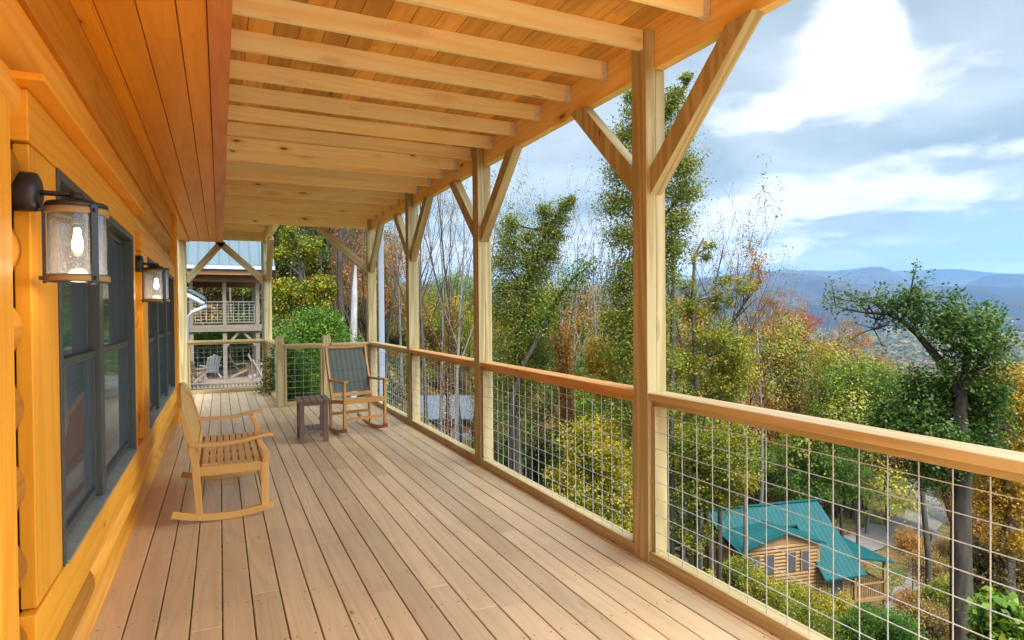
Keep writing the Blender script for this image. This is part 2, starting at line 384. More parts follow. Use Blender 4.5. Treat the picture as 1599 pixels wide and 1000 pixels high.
def grid_mesh(name, mat, xs, ys, zs, nu, nv, kind=None, smooth=True):
    v = np.stack([xs.ravel(), ys.ravel(), zs.ravel()], 1); idx = np.arange(nu * nv).reshape(nu, nv)
    q = np.stack([idx[:-1, :-1], idx[1:, :-1], idx[1:, 1:], idx[:-1, 1:]], -1).reshape(-1, 4)
    me = bpy.data.meshes.new(name); me.vertices.add(len(v)); me.vertices.foreach_set('co', v.ravel().astype('f'))
    me.loops.add(q.size); me.loops.foreach_set('vertex_index', q.ravel().astype('i')); me.polygons.add(len(q))
    me.polygons.foreach_set('loop_start', np.arange(0, q.size, 4, dtype='i')); me.polygons.foreach_set('loop_total', np.full(len(q), 4, 'i'))
    me.polygons.foreach_set('use_smooth', np.full(len(q), smooth)); me.update(calc_edges=True); me.materials.append(mat)
    o = bpy.data.objects.new(name, me); COL.objects.link(o)
    if kind: o['kind'] = kind
    return o
# leaf-litter slope, wooded colours further off
m, b = newmat('forest_floor'); tco = b.n('ShaderNodeTexCoord').outputs['Object']
na = b.noise(tco, .35, 6, .65); nb_ = b.noise(tco, 2.6, 6, .7); nc = b.noise(tco, .045, 5, .6)
c1 = b.ramp(nb_, [(.25, (.035, .025, .014)), (.45, (.10, .065, .032)), (.6, (.17, .10, .045)), (.75, (.09, .085, .03))])
c2 = b.ramp(nb_, [(.3, (.02, .035, .010)), (.55, (.05, .085, .02)), (.75, (.12, .13, .03))])
cc = b.mix(b.mr(na, .42, .6, smooth=True), c1, c2)
far = b.ramp(nb_, [(.3, (.05, .055, .02)), (.5, (.09, .085, .03)), (.62, (.12, .09, .035)), (.75, (.10, .09, .05))])
d_ = b.n('ShaderNodeVectorMath', operation='LENGTH'); b.set(d_.inputs[0], tco)
cc = b.mix(b.mr(d_.outputs['Value'], 110, 200), cc, far)
p = b.n('ShaderNodeBsdfPrincipled', i_Roughness=.95); b.set(p.inputs['Base Color'], cc); p.inputs['Specular IOR Level'].default_value = .1
bp = b.n('ShaderNodeBump', i_Strength=.8, i_Distance=.3); b.set(bp.inputs['Height'], nb_); b.L.new(bp.outputs[0], p.inputs['Normal'])
M_ground = finish(m, b, p.outputs[0])
tha = np.concatenate([np.linspace(-math.pi, -.5, 40)[:-1], np.linspace(-.5, 1.35, 190), np.linspace(1.35, math.pi, 34)[1:]])
rra = np.concatenate([np.linspace(.5, 120, 130), np.geomspace(122, 9000, 110)])
RG, TG = np.meshgrid(rra, tha); GX = RG * np.sin(TG); GY = RG * np.cos(TG)
grid_mesh('ground', M_ground, GX, GY, terr(GX, GY), len(tha), len(rra), 'structure')

# ------------------------------------------------------------------ mountains
def px_az(px): v = pxdir(px, 500); return math.atan2(v.x, v.y)
m, b = newmat('wooded_mountain'); tco = b.n('ShaderNodeTexCoord').outputs['Object']
na = b.noise(tco, .012, 8, .7); nb_ = b.noise(tco, .0016, 6, .6)
cc = b.ramp(na, [(.3, (.012, .014, .012)), (.48, (.030, .026, .024)), (.6, (.052, .038, .036)), (.72, (.075, .062, .056))])
cc = b.mix(b.mr(nb_, .45, .6), cc, (.014, .018, .022))
p = b.n('ShaderNodeBsdfPrincipled', i_Roughness=1.0); b.set(p.inputs['Base Color'], cc); p.inputs['Specular IOR Level'].default_value = 0
bp = b.n('ShaderNodeBump', i_Strength=1.0, i_Distance=30.0); b.set(bp.inputs['Height'], na); b.L.new(bp.outputs[0], p.inputs['Normal'])
M_mtn = finish(m, b, p.outputs[0])
def ridge(name, r0, r1, r2, sky, seed):
    """sky: list of (px, py) of the skyline"""
    sky = sorted((px_az(a), (zpx(bb, a, 1.0) - CAMZ)) for a, bb in sky)
    azs = np.linspace(-.6, 1.6, 420); e = np.interp(azs, [s[0] for s in sky], [s[1] for s in sky])
    rs = np.concatenate([np.linspace(r0, r1, 46), np.linspace(r1, r2, 10)[1:]])
    Rg, Ag = np.meshgrid(rs, azs); Eg = np.repeat(e[:, None], len(rs), 1)
    t = (Rg - r0) / (r1 - r0); base = -110
    crest = CAMZ + Eg * r1
    prof = np.where(t <= 1, np.clip(t, 0, 1) ** 1.25, 1 - .5 * (t - 1))
    rng = np.random.RandomState(seed); bump = np.zeros_like(Rg)
    for k in range(26):
        f = rng.uniform(6, 70) / 1.0; ph = rng.uniform(0, 6.28); fr = rng.uniform(.5, 6)
        bump += np.sin(Ag * f + ph + fr * t * 2.1) / f * 9
    mid = np.clip(1 - np.abs(t - .55) * 1.9, 0, 1)
    z = base + (crest - base) * prof + bump * mid * (r1 / 4200) * 42 + np.random.RandomState(seed + 1).normal(0, 1.3, Rg.shape) * (t > .2)
    return grid_mesh(name, M_mtn, Rg * np.sin(Ag), Rg * np.cos(Ag), z, len(azs), len(rs), 'structure')
ridge('mountains', 2300, 4300, 5200, [(-2000, 440), (300, 478), (600, 470), (760, 476), (880, 482), (960, 474), (1040, 462), (1120, 432), (1190, 423), (1260, 432), (1330, 441), (1400, 440), (1470, 446), (1530, 444), (1599, 452), (2100, 470)], 3)
ridge('mountains', 4700, 6800, 8200, [(-2000, 440), (600, 470), (1000, 452), (1150, 428), (1230, 421), (1300, 428), (1370, 421), (1440, 423), (1500, 422), (1560, 429), (1599, 431), (2100, 436)], 9)

# ------------------------------------------------------------------ the porch deck
XP, S6 = 2.293, .14
PY = [2.995, 5.644, 8.125, 10.646]; YL = 13.153; XL = .79
ZJ, ZB, ZR, JS, J0 = 3.057, 2.946, 1.0165, .4794, 3.034
YN = -.35     # near end of the porch roof, unseen, cut short to let light in
rng = random.Random(5)
mb = MB(11); ng = 0
x = -.008 + .003 - .1423 * 5
while x < 2.40:
    x1 = x + .1423 - .0075; far = (YL + .07) if x1 < XL + .13 else (PY[3] + .10)
    y = -9; first = True  # boards carried on unseen behind the photographer to bounce light upward
    while y < far - .05:
        L = rng.choice([5, 6, 7, 8, 10]) * JS; 
        if first: L = rng.uniform(.6, 3.0); first = False
        y2 = y + L
        if far - y2 < .9: y2 = far
        mb.box(x, min(x1, 2.42), y, y2 - (.0025 if y2 < far else 0), -.028, rng.uniform(-.0008, .0008), 'y'); y = y2
    x += .1423
x = 2.4235                                     # unseen open terrace, added wider than the porch to bounce light onto the ceiling
while x < 7.2:
    mb.box(x, x + .1348, -9, -.62, -.028, 0, 'y'); x += .1423
deck = mb.build('deck_floor', M_deck, None, bevel=.003); tag(deck, kind='structure')
M_scr = plain('screw_heads', (.05, .035, .025), rough=.5, metal=.4)
mb = MB(12)                                   # under-structure: rim and joists seen through the gaps
for k in range(-25, 22):
    yy = J0 + k * JS
    if -9 < yy < YL: mb.box(-.7, 2.40 if yy < PY[3] else XL + .1, yy - .019, yy + .019, -.22, -.029, 'x')
mb.box(2.385, 2.42, -.6, PY[3] + .1, -.26, -.030, 'y'); mb.box(-.7, 7.2, -.66, -.625, -.26, -.030, 'x'); mb.box(7.16, 7.2, -9, -.661, -.26, -.030, 'y'); mb.box(XL + .1, 2.384, PY[3] + .062, PY[3] + .1, -.26, -.030, 'x')
dk = mb.build('deck_framing', M_post, None); tag(dk, kind='structure')
mb = MB(13)
x = -.008 + .003 - .1423 * 5
while x < 2.40:                                # screw heads, two per joist crossing
    for k in range(-2, 21):
        yy = J0 + k * JS
        if yy > PY[3] + .05 and x > XL: continue
        if yy > YL - .1: continue
        for ox in (.025, .112):
            cx_, cy_ = x + ox + rng.uniform(-.004, .004), yy + rng.uniform(-.006, .006)
            mb.poly([(cx_ + .0048 * math.cos(a * 1.047), cy_ + .0048 * math.sin(a * 1.047), .0016) for a in range(6)])
    x += .1423
o = mb.build('deck_screw_heads', M_scr, None); tag(o, kind='structure')

# ------------------------------------------------------------------ porch frame: posts, braces, beams, joists, roof boards
porch = empty('porch_roof', (2.36, 3.06, 0), 0, 'open timber porch roof of yellow pine joists on square posts with knee braces over the deck', 'porch roof')
def P(o): return o
def local(o, root):
    """keep world geometry while parented to an empty that has a location"""
    o.parent = root; o.matrix_parent_inverse = (Matrix.Translation(root.location) @ Matrix.Rotation(root.rotation_euler.z, 4, 'Z')).inverted(); return o
def part(mb, name, mat, root, bevel=0, label=None): return local(mb.build(name, mat, None, bevel, label), root)
def sub(mb, name, mat, par, bevel=0):
    o = mb.build(name, mat, None, bevel); o.parent = par; o.matrix_parent_inverse = par.matrix_world.inverted() if False else Matrix.Identity(4)
    # parents of sub-parts carry no own transform but inherit the root's inverse: cancel nothing
    return o
for i, yp in enumerate(PY):
    mb = MB(20 + i)
    v = .35 + .1 * i
    mb.box(XP, XP + .069, yp, yp + S6, 0, 3.169, 'z', var=v); mb.box(XP + .0692, XP + S6, yp, yp + S6, 0, ZB - .002, 'z', var=v)
    po = part(mb, 'post', M_post, porch, .004)
    bx0, bx1 = XP + .028, XP + .112
    for sgn in (-1, 1):
        if i == 3 and sgn == 1: continue
        y0 = yp if sgn < 0 else yp + S6
        # knee brace, plumb cut on the post and level cut under the beam
        zl, zh = 2.195, 2.36; run = ZB - .001
        ya, yb = y0 + sgn * (ZB - zh) * 1.05, y0 + sgn * (ZB - zl) * 1.05
        mb = MB(40 + i * 2 + sgn); mb.prism([(bx0, y0, zl), (bx0, y0, zh), (bx0, ya, ZB - .001), (bx0, yb, ZB - .001)], bx1 - bx0, (1, 0, 0), grain=2)
        sub(mb, 'knee_brace', M_post, po, .003)
mb = MB(59); mb.box(XP, XP + .069, .30, .30 + S6, 0, 3.169, 'z', var=.3); mb.box(XP + .0692, XP + S6, .30, .30 + S6, 0, ZB - .002, 'z', var=.3); part(mb, 'post', M_post, porch, .004)
# corner post brace along the header, tall post, left post, their braces
mb = MB(60); mb.box(XL, XL + S6, YL, YL + S6, 0, ZB - .002, 'z'); tall = part(mb, 'post', M_post, porch, .004)
mb = MB(61); mb.box(-.70, -.56, YL, YL + S6, 0, ZB - .002, 'z'); lp = part(mb, 'post', M_post, porch, .004)
def brace(par, a, b_, w=.10, h=.12, up=(0, 0, 1), sd=0):
    mb = MB(70 + sd); mb.bar(a, b_, w, h, up); return sub(mb, 'knee_brace', M_post, par, .003)
corner = [o for o in bpy.data.objects if o.name.startswith('post')][3]
brace(corner, (XP + .02, PY[3] + .07, 2.25), (1.50, PY[3] + .07, 2.945), sd=1)
brace(tall, (XL + .09, YL - .005, 2.20), (XL + .09, YL - .72, 2.93), up=(0, 0, 1), sd=2)
brace(tall, (XL + .01, YL + .07, 2.16), (-.03, YL + .07, 2.93), sd=3)
brace(lp, (-.57, YL + .07, 2.13), (.07, YL + .07, 2.925), sd=4)
mb = MB(80); mb.box(XP + .071, XP + S6, YN, PY[3] + S6, ZB, 3.170, 'y'); part(mb, 'beam', M_beam, porch, .003)
mb = MB(81); mb.box(.071, XP - .001, PY[3] + .0, PY[3] + .069, ZB, 3.12, 'x'); part(mb, 'beam', M_joist, porch, .003)
mb = MB(82); mb.box(-.70, XL + S6, YL, YL + S6, ZB, 3.170, 'x'); part(mb, 'beam', M_joist, porch, .003)
mb = MB(83); mb.box(XL + .02, XL + .11, PY[3] + .071, YL - .002, ZB, 3.170, 'y'); part(mb, 'beam', M_joist, porch, .003)
# joists
k0 = int((YN - J0) / JS) + 1
base_j = None
for k in range(k0, 21):
    yj = J0 + k * JS
    if yj > YL - .2: break
    x1 = XP + .069 if yj < PY[3] - .05 else XL + .018
    if PY[3] - .06 < yj < PY[3] + .12: continue
    mb = MB(100 + k); th = .019
    # the pieces alongside a post stop short of it
    xe = x1
    for yp in PY + [.30]:
        if abs(yj - (yp + .07)) < .07 + .02: xe = XP - .002
    mb.box(.072, xe, yj - th, yj + th, ZJ, ZJ + .112, 'x'); part(mb, 'joist', M_joist, porch, .002)
    if xe == x1:
        mb = MB(200 + k)
        mb.box(xe - .045, xe - .001, yj - th - .002, yj - th - .0005, ZJ - .003, ZJ + .102, 'z'); mb.box(xe - .045, xe - .001, yj + th + .0005, yj + th + .002, ZJ - .003, ZJ + .102, 'z')
        mb.box(xe - .045, xe - .001, yj - th - .002, yj + th + .002, ZJ - .005, ZJ - .003, 'x')
        part(mb, 'joist_hanger', M_galv, porch)
mb = MB(300); r_ = random.Random(8); x = .03
while x < XP + .28:
    w_ = .14; y = YN - .1; fy = YL + .15 if x < XL + .1 else PY[3] + .2
    while y < fy:
        y2 = min(fy, y + r_.choice([3, 4, 5, 6, 7]) * JS + .01); mb.box(x, x + w_ - .004, y, y2 - .003, ZJ + .1135, ZJ + .1365, 'y'); y = y2
    x += w_
part(mb, 'roof_boards', M_brd, porch)
mb = MB(301); mb.box(.03, XP + .3, YN - .1, PY[3] + .25, ZJ + .138, ZJ + .19, 'y'); mb.box(.03, XL + .3, PY[3] + .25, YL + .2, ZJ + .138, ZJ + .19, 'y'); part(mb, 'upper_floor', M_dark, porch)

# ------------------------------------------------------------------ wire railings
def railing(label, a, b_, cap=M_rail, mesh=True, cap0=0, cap1=0, stiles=(1, 1)):
    """railing section between points a and b_ (inner faces of posts); infill of welded wire"""
    a = Vector(a); b_ = Vector(b_); d = (b_ - a); L = d.length; ang = math.atan2(d.y, d.x) - math.pi / 2
    root = empty('wire_railing', a, ang, label, 'railing', 'wire railings round the deck')
    # local: +y along the rail, +x to the outside-right
    mb = MB(int(L * 1000)); mb.box(.0, .15, -cap0, L + cap1, ZR - .042, ZR, 'y'); mb.build('top_rail', cap, root, bevel=.005)
    mb = MB(int(L * 1000) + 1); mb.box(.035, .124, .002, L - .002, ZR - .078, ZR - .0425, 'y'); mb.build('sub_rail', M_railo if cap is M_railo else M_frm, root, bevel=.003)
    mb = MB(int(L * 1000) + 2); mb.box(.0, .088, .002, L - .002, .002, .072, 'y'); mb.build('bottom_rail', M_frm, root, bevel=.003)
    for s_, yy in ((stiles[0], 0), (stiles[1], L - .040)):
        if s_: mb = MB(int(L * 1000) + 3 + int(yy * 7)); mb.box(.02, .108, yy + .002, yy + .038, .073, ZR - .079, 'z'); mb.build('stile', M_frm, root, bevel=.003)
    mb = MB(9); n = max(2, round((L - .08) / .118)); z0, z1 = .050, ZR - .075; wx = .0185
    for k in range(n + 1):
        yy = .04 + (L - .08) * k / n; mb.box(wx - .0017, wx + .0017, yy - .0017, yy + .0017, z0, z1, 'z')
    nz = 9
    for k in range(nz):
        zz = .10 + k * .0985; mb.box(wx + .0017, wx + .0051, .012, L - .012, zz - .0017, zz + .0017, 'y')
    mb.build('wire_mesh', M_wire, root)
    return root
RX = XP + .004
railing('near wire railing section with pale wood cap on the right edge of the picture', (RX, .445, 0), (RX, PY[0] - .001, 0), M_rail, cap1=0.0)
railing('wire railing section with bright orange cap between the two nearest posts', (RX, PY[0] + S6 + .001, 0), (RX, PY[1] - .001, 0), M_railo)
railing('wire railing section between second and third post, in front of the red cabin', (RX, PY[1] + S6 + .001, 0), (RX, PY[2] - .001, 0), M_railo)
railing('short wire railing section beside the white downspout and corner post', (RX, PY[2] + S6 + .001, 0), (RX, PY[3] - .001, 0), M_rail)
mb_ = None
def newel(loc, label):
    root = empty('railing_post', loc, 0, label, 'railing post', 'short railing posts')
    mb = MB(int(loc[0] * 100)); mb.box(-.06, .06, -.06, .06, 0, 1.13, 'z'); mb.build('shaft', M_post, root, bevel=.004)
    mb = MB(2); mb.prism([(-.06, -.06, 1.131), (.06, -.06, 1.131), (.045, -.045, 1.152), (-.045, -.045, 1.152)], .12, (0, 1, 0)); 
    mb = MB(3); mb.box(-.052, .052, -.052, .052, 1.131, 1.15, 'z'); mb.build('cap', M_post, root, bevel=.008)
newel((XL + .075, PY[3] + .06, 0), 'short post at the inner corner of the deck beside the tall post')
newel((1.60, PY[3] + .06, 0), 'short post rising behind the upright rocking chair')
railing('wire railing section left of the rocking chair, above the bright green bush', (XL + .14, PY[3] + .12, 0), (1.535, PY[3] + .12, 0), M_rail)
railing('wire railing section directly behind the upright rocking chair', (1.665, PY[3] + .12, 0), (XP - .002, PY[3] + .12, 0), M_rail)
railing('far left wire railing section in front of the neighbouring house', (-.558, YL + .13, 0), (XL - .002, YL + .13, 0), M_rail)
railing('short return of wire railing running from the tall post to the short corner post', (XL + .135, YL - .002, 0), (XL + .135, PY[3] + .125, 0), M_frm)

# ------------------------------------------------------------------ the log house wall
house = empty('log_house', (-.6, 4, 0), 0, 'log house of oiled orange pine with dark windows along the left of the deck', 'house')
WX = -.585
def logrow(mb, z0, z1, y0, y1):
    n = 9; pr = []
    for k in range(n + 1):
        t = k / n; zz = z0 + .004 + (z1 - z0 - .008) * t; c = math.sin(math.pi * (.03 + .94 * t)) ** .62
        pr.append((WX - .085 + .105 * c, zz))
    b0 = len(mb.v); var = mb.rng.random(); ou = mb.rng.random() * 40
    for y in (y0, y1):
        for xx, zz in pr: mb.v.append((xx, y, zz))
    for k in range(n):
        mb.face([b0 + k, b0 + k + 1, b0 + n + 1 + k + 1, b0 + n + 1 + k], [(y0 + ou, k * .03), (y0 + ou, (k + 1) * .03), (y1 + ou, (k + 1) * .03), (y1 + ou, k * .03)], var, True)
    mb.face([b0 + k for k in range(n + 1)], [(p_[0] + ou, p_[1]) for p_ in pr], var)
    mb.face([b0 + n + 1 + k for k in range(n + 1)], [(p_[0] + ou, p_[1]) for p_ in pr], var)
joints = [-.17, .085, .335, .585, .835, 1.09, 1.34, 1.59, 1.84, 2.09, 2.34, 2.60]
WIN = [(2.87, 5.13), (6.02, 9.34)]
mb = MB(400)
for z0, z1 in zip(joints, joints[1:]):
    if z1 <= .34 or z0 >= 2.09 - .01: iv = [(-2.0, 9.9)]
    else: iv = [(-2.0, 2.44), (5.21, 5.53), (9.35, 9.9)]
    for a_, c_ in iv:
        # butt joints of the logs
        cuts = sorted({a_, c_} | ({round(mb.rng.uniform(a_ + 1.5, c_ - 1.5), 2)} if c_ - a_ > 5 else set()))
        for u0, u1 in zip(cuts, cuts[1:]): logrow(mb, z0, z1, u0 + .001, u1 - .001)
part(mb, 'wall', M_log, house)
mb = MB(401); mb.box(-.80, -.672, -2.0, 2.86, -.17, 2.9, 'y'); mb.box(-.80, -.672, 5.14, 6.01, .33, 2.08, 'y'); mb.box(-.80, -.672, 9.35, 9.88, -.17, 2.9, 'y')
mb.box(-.80, -.672, 2.861, 9.349, -.17, .335, 'y'); mb.box(-.80, -.672, 2.861, 9.349, 2.12, 2.9, 'y'); part(mb, 'wall_core', M_dark, house)
mb = MB(402); mb.box(-.60, -.572, -2.0, 9.9, 2.555, 2.90, 'y'); part(mb, 'frieze_board', M_log, house, .004)
mb = MB(403); mb.box(-.572, -.50, YN, 13.1, 2.868, 2.9, 'y'); part(mb, 'crown_trim', M_sof, house, .004)
# casings
def cas(bx, mat=M_cas, name='casing', sd=1, axis='z', bevel=.004):
    mb = MB(sd); mb.box(*bx, axis); return part(mb, name, mat, house, bevel)
cas((-.60, -.50, 1.93, 2.075, 0.0, 2.085), sd=411)          # right casing of the opening beside the photographer
cas((-.60, -.53, -2.0, 2.035, 1.98, 2.14), sd=412, axis='y')
cas((-.60, -.555, 2.50, 2.865, .548, 2.065), sd=413)
cas((-.60, -.549, 2.47, 5.24, 2.068, 2.235), sd=414, axis='y')
cas((-.60, -.485, 2.38, 5.28, 2.238, 2.262), sd=415, axis='y', mat=M_cas)
cas((-.60, -.550, 2.46, 9.62, .345, .542), sd=416, axis='y')
cas((-.60, -.545, 5.60, 5.99, .548, 2.0), sd=417)
cas((-.60, -.545, 5.56, 9.6, 2.003, 2.16), sd=418, axis='y')
cas((-.62, -.53, 9.62, 9.93, -.02, 2.866), sd=419, name='corner_board')
cas((-.60, -.548, 5.135, 5.20, .548, 2.065), sd=420)
# windows
m, b = newmat('window_glass'); tco = b.n('ShaderNodeTexCoord').outputs['Object']
gl = b.n('ShaderNodeBsdfGlossy'); gl.inputs[0].default_value = (.8, .88, .95, 1); gl.inputs[1].default_value = .03
tr = b.n('ShaderNodeBsdfTransparent'); tr.inputs[0].default_value = (.66, .74, .76, 1)
df = b.n('ShaderNodeBsdfDiffuse'); df.inputs[0].default_value = (.17, .22, .26, 1)
lw = b.n('ShaderNodeLayerWeight', i_Blend=.25)
mx = b.n('ShaderNodeMixShader', i_0=.36); b.L.new(tr.outputs[0], mx.inputs[1]); b.L.new(df.outputs[0], mx.inputs[2])
m2 = b.n('ShaderNodeMixShader'); b.set(m2.inputs[0], b.m('MULTIPLY_ADD', lw.outputs['Fresnel'], .8, .10)); b.L.new(mx.outputs[0], m2.inputs[1]); b.L.new(gl.outputs[0], m2.inputs[2])
M_glass = finish(m, b, m2.outputs[0])
M_curt = plain('curtain_cloth', (.75, .80, .76), rough=.9, noise=.2, nscale=3)
def window(y0, y1, z0, z1, cuts, sd):
    w = MB(sd); fx0, fx1 = -.665, -.548; t = .035
    w.box(fx0, fx1, y0, y0 + t, z0, z1, 'z'); w.box(fx0, fx1, y1 - t, y1, z0, z1, 'z'); w.box(fx0, fx1 + .001, y0 + t, y1 - t, z1 - t, z1, 'y')
    fr = part(w, 'window', M_bronze, house, .003)
    w = MB(sd + 1); w.prism([(fx0, y0 + t, z0), (fx1 + .006, y0 + t, z0), (fx1 + .006, y0 + t, z0 + .012), (fx0, y0 + t, z0 + .05)], y1 - y0 - 2 * t, (0, 1, 0), grain=1); sub(w, 'sill', M_sill, fr, .002)
    ys = [y0 + t] + cuts + [y1 - t]
    for c_ in cuts: w = MB(sd + 2); w.box(fx0 - .002, fx1 - .012, c_ - .05, c_ + .05, z0 + .03, z1 - t, 'z'); sub(w, 'mullion', M_bronze, fr, .003)
    for k, (a_, c_) in enumerate(zip(ys, ys[1:])):
        a2 = a_ + (.05 if k else 0); c2 = c_ - (.05 if k < len(cuts) else 0); zm = (z0 + z1) / 2 + .0
        w = MB(sd + 3 + k)
        for (xa, xb, za, zb_) in ((-.64, -.610, zm - .018, z1 - t), (-.618, -.585, z0 + .048, zm + .02)):
            w.box(xa, xb, a2, a2 + .035, za, zb_, 'z'); w.box(xa, xb, c2 - .035, c2, za, zb_, 'z'); w.box(xa, xb + .001, a2 + .035, c2 - .035, zb_ - .035, zb_, 'y'); w.box(xa, xb + .001, a2 + .035, c2 - .035, za, za + .035, 'y')
        sub(w, 'sash', M_bronze, fr, .002)
        w = MB(sd + 13); w.box(-.627, -.623, a2 + .03, c2 - .03, zm + .01, z1 - t - .03, 'z'); w.box(-.603, -.599, a2 + .03, c2 - .03, z0 + .08, zm - .01, 'z'); sub(w, 'pane', M_glass, fr)
        w = MB(sd + 23); n = 60; pts = []
        for j in range(n + 1):
            yy = a_ + (c_ - a_) * j / n; pts.append((-.70 + .018 * math.sin(j * 1.1) + .008 * math.sin(j * 2.7 + 1), yy))
        for (xa, ya), (xb, yb) in zip(pts, pts[1:]): w.poly([(xa, ya, z0 + .02), (xb, yb, z0 + .02), (xb, yb, z1 - .75), (xa, ya, z1 - .75)], var=.5)
        sub(w, 'curtain', M_curt, fr)
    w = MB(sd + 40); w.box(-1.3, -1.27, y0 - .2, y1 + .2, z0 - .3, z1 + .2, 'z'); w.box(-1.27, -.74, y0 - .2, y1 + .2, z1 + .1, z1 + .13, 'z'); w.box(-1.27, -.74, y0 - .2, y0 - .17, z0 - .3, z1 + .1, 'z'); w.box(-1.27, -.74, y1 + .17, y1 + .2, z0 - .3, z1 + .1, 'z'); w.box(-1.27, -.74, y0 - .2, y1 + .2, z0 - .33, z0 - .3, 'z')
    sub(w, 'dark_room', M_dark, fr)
window(WIN[0][0], WIN[0][1], .545, 2.066, [3.86], 430)
window(WIN[1][0], WIN[1][1], .545, 2.0, [7.12, 8.24], 480)
# soffit
mb = MB(500); x = -.62; sx_ = [-.70, -.572, -.492, -.324, -.162, -.035]
for a_, c_ in zip(sx_, sx_[1:]):
    y = YN
    while y < 13.1:
        y2 = min(13.1, y + mb.rng.uniform(2.5, 4.2))
        if 13.1 - y2 < 1: y2 = 13.1
        v = mb.rng.random()
        mb.box(a_ + .0025, c_ - .0025, y, y2 - .0015, 2.90, 2.918, 'y', var=v); y = y2
part(mb, 'soffit', M_sof, house, .003)
mb = MB(501); mb.box(-.7, .03, YN, 13.1, 2.919, 3.3, 'y'); part(mb, 'soffit_core', M_dark, house)
mb = MB(502); mb.box(-.034, .068, YN, 13.12, 2.882, 2.90, 'y'); mb.box(.05, .0695, YN, 13.12, 2.901, 3.243, 'y'); mb.box(-.70, -.035, 13.10, 13.12, 2.89, 3.3, 'x'); part(mb, 'fascia', M_fas, house, .003)
# rear body of the house (out of sight, closes the volume)
mb = MB(503); mb.box(-5, -1.35, -2.5, 9.7, -3.5, 3.3, 'y'); mb.box(-1.349, -.85, -2.5, 1.9, -3.5, 3.3, 'y'); part(mb, 'rear_walls', M_log, house)

# ------------------------------------------------------------------ wall lanterns
m, b = newmat('seeded_glass'); tco = b.n('ShaderNodeTexCoord').outputs['Object']
gg = b.n('ShaderNodeBsdfGlossy'); gg.inputs[0].default_value = (.62, .70, .82, 1); gg.inputs[1].default_value = .06
tt = b.n('ShaderNodeBsdfTransparent'); tt.inputs[0].default_value = (.66, .72, .80, 1)
dd = b.n('ShaderNodeBsdfTranslucent'); dd.inputs[0].default_value = (.5, .55, .65, 1)
sp = b.n('ShaderNodeTexVoronoi'); b.set(sp.inputs['Vector'], tco); sp.inputs['Scale'].default_value = 170
seed_ = b.mr(sp.outputs['Distance'], .12, .3, 1, 0)
lw = b.n('ShaderNodeLayerWeight', i_Blend=.35)
m1 = b.n('ShaderNodeMixShader'); b.set(m1.inputs[0], b.m('MULTIPLY_ADD', seed_, .4, .12)); b.L.new(tt.outputs[0], m1.inputs[1]); b.L.new(dd.outputs[0], m1.inputs[2])
m2 = b.n('ShaderNodeMixShader'); b.set(m2.inputs[0], b.m('MULTIPLY_ADD', lw.outputs['Facing'], .8, .06)); b.L.new(m1.outputs[0], m2.inputs[1]); b.L.new(gg.outputs[0], m2.inputs[2])
bpn = b.n('ShaderNodeBump', i_Strength=.6, i_Distance=.002); b.set(bpn.inputs['Height'], seed_); b.L.new(bpn.outputs[0], gg.inputs['Normal'])
M_seed = finish(m, b, m2.outputs[0])
M_bulb = plain('lit_bulb', (1, .8, .5), emit=((1, .66, .30), 9.0))
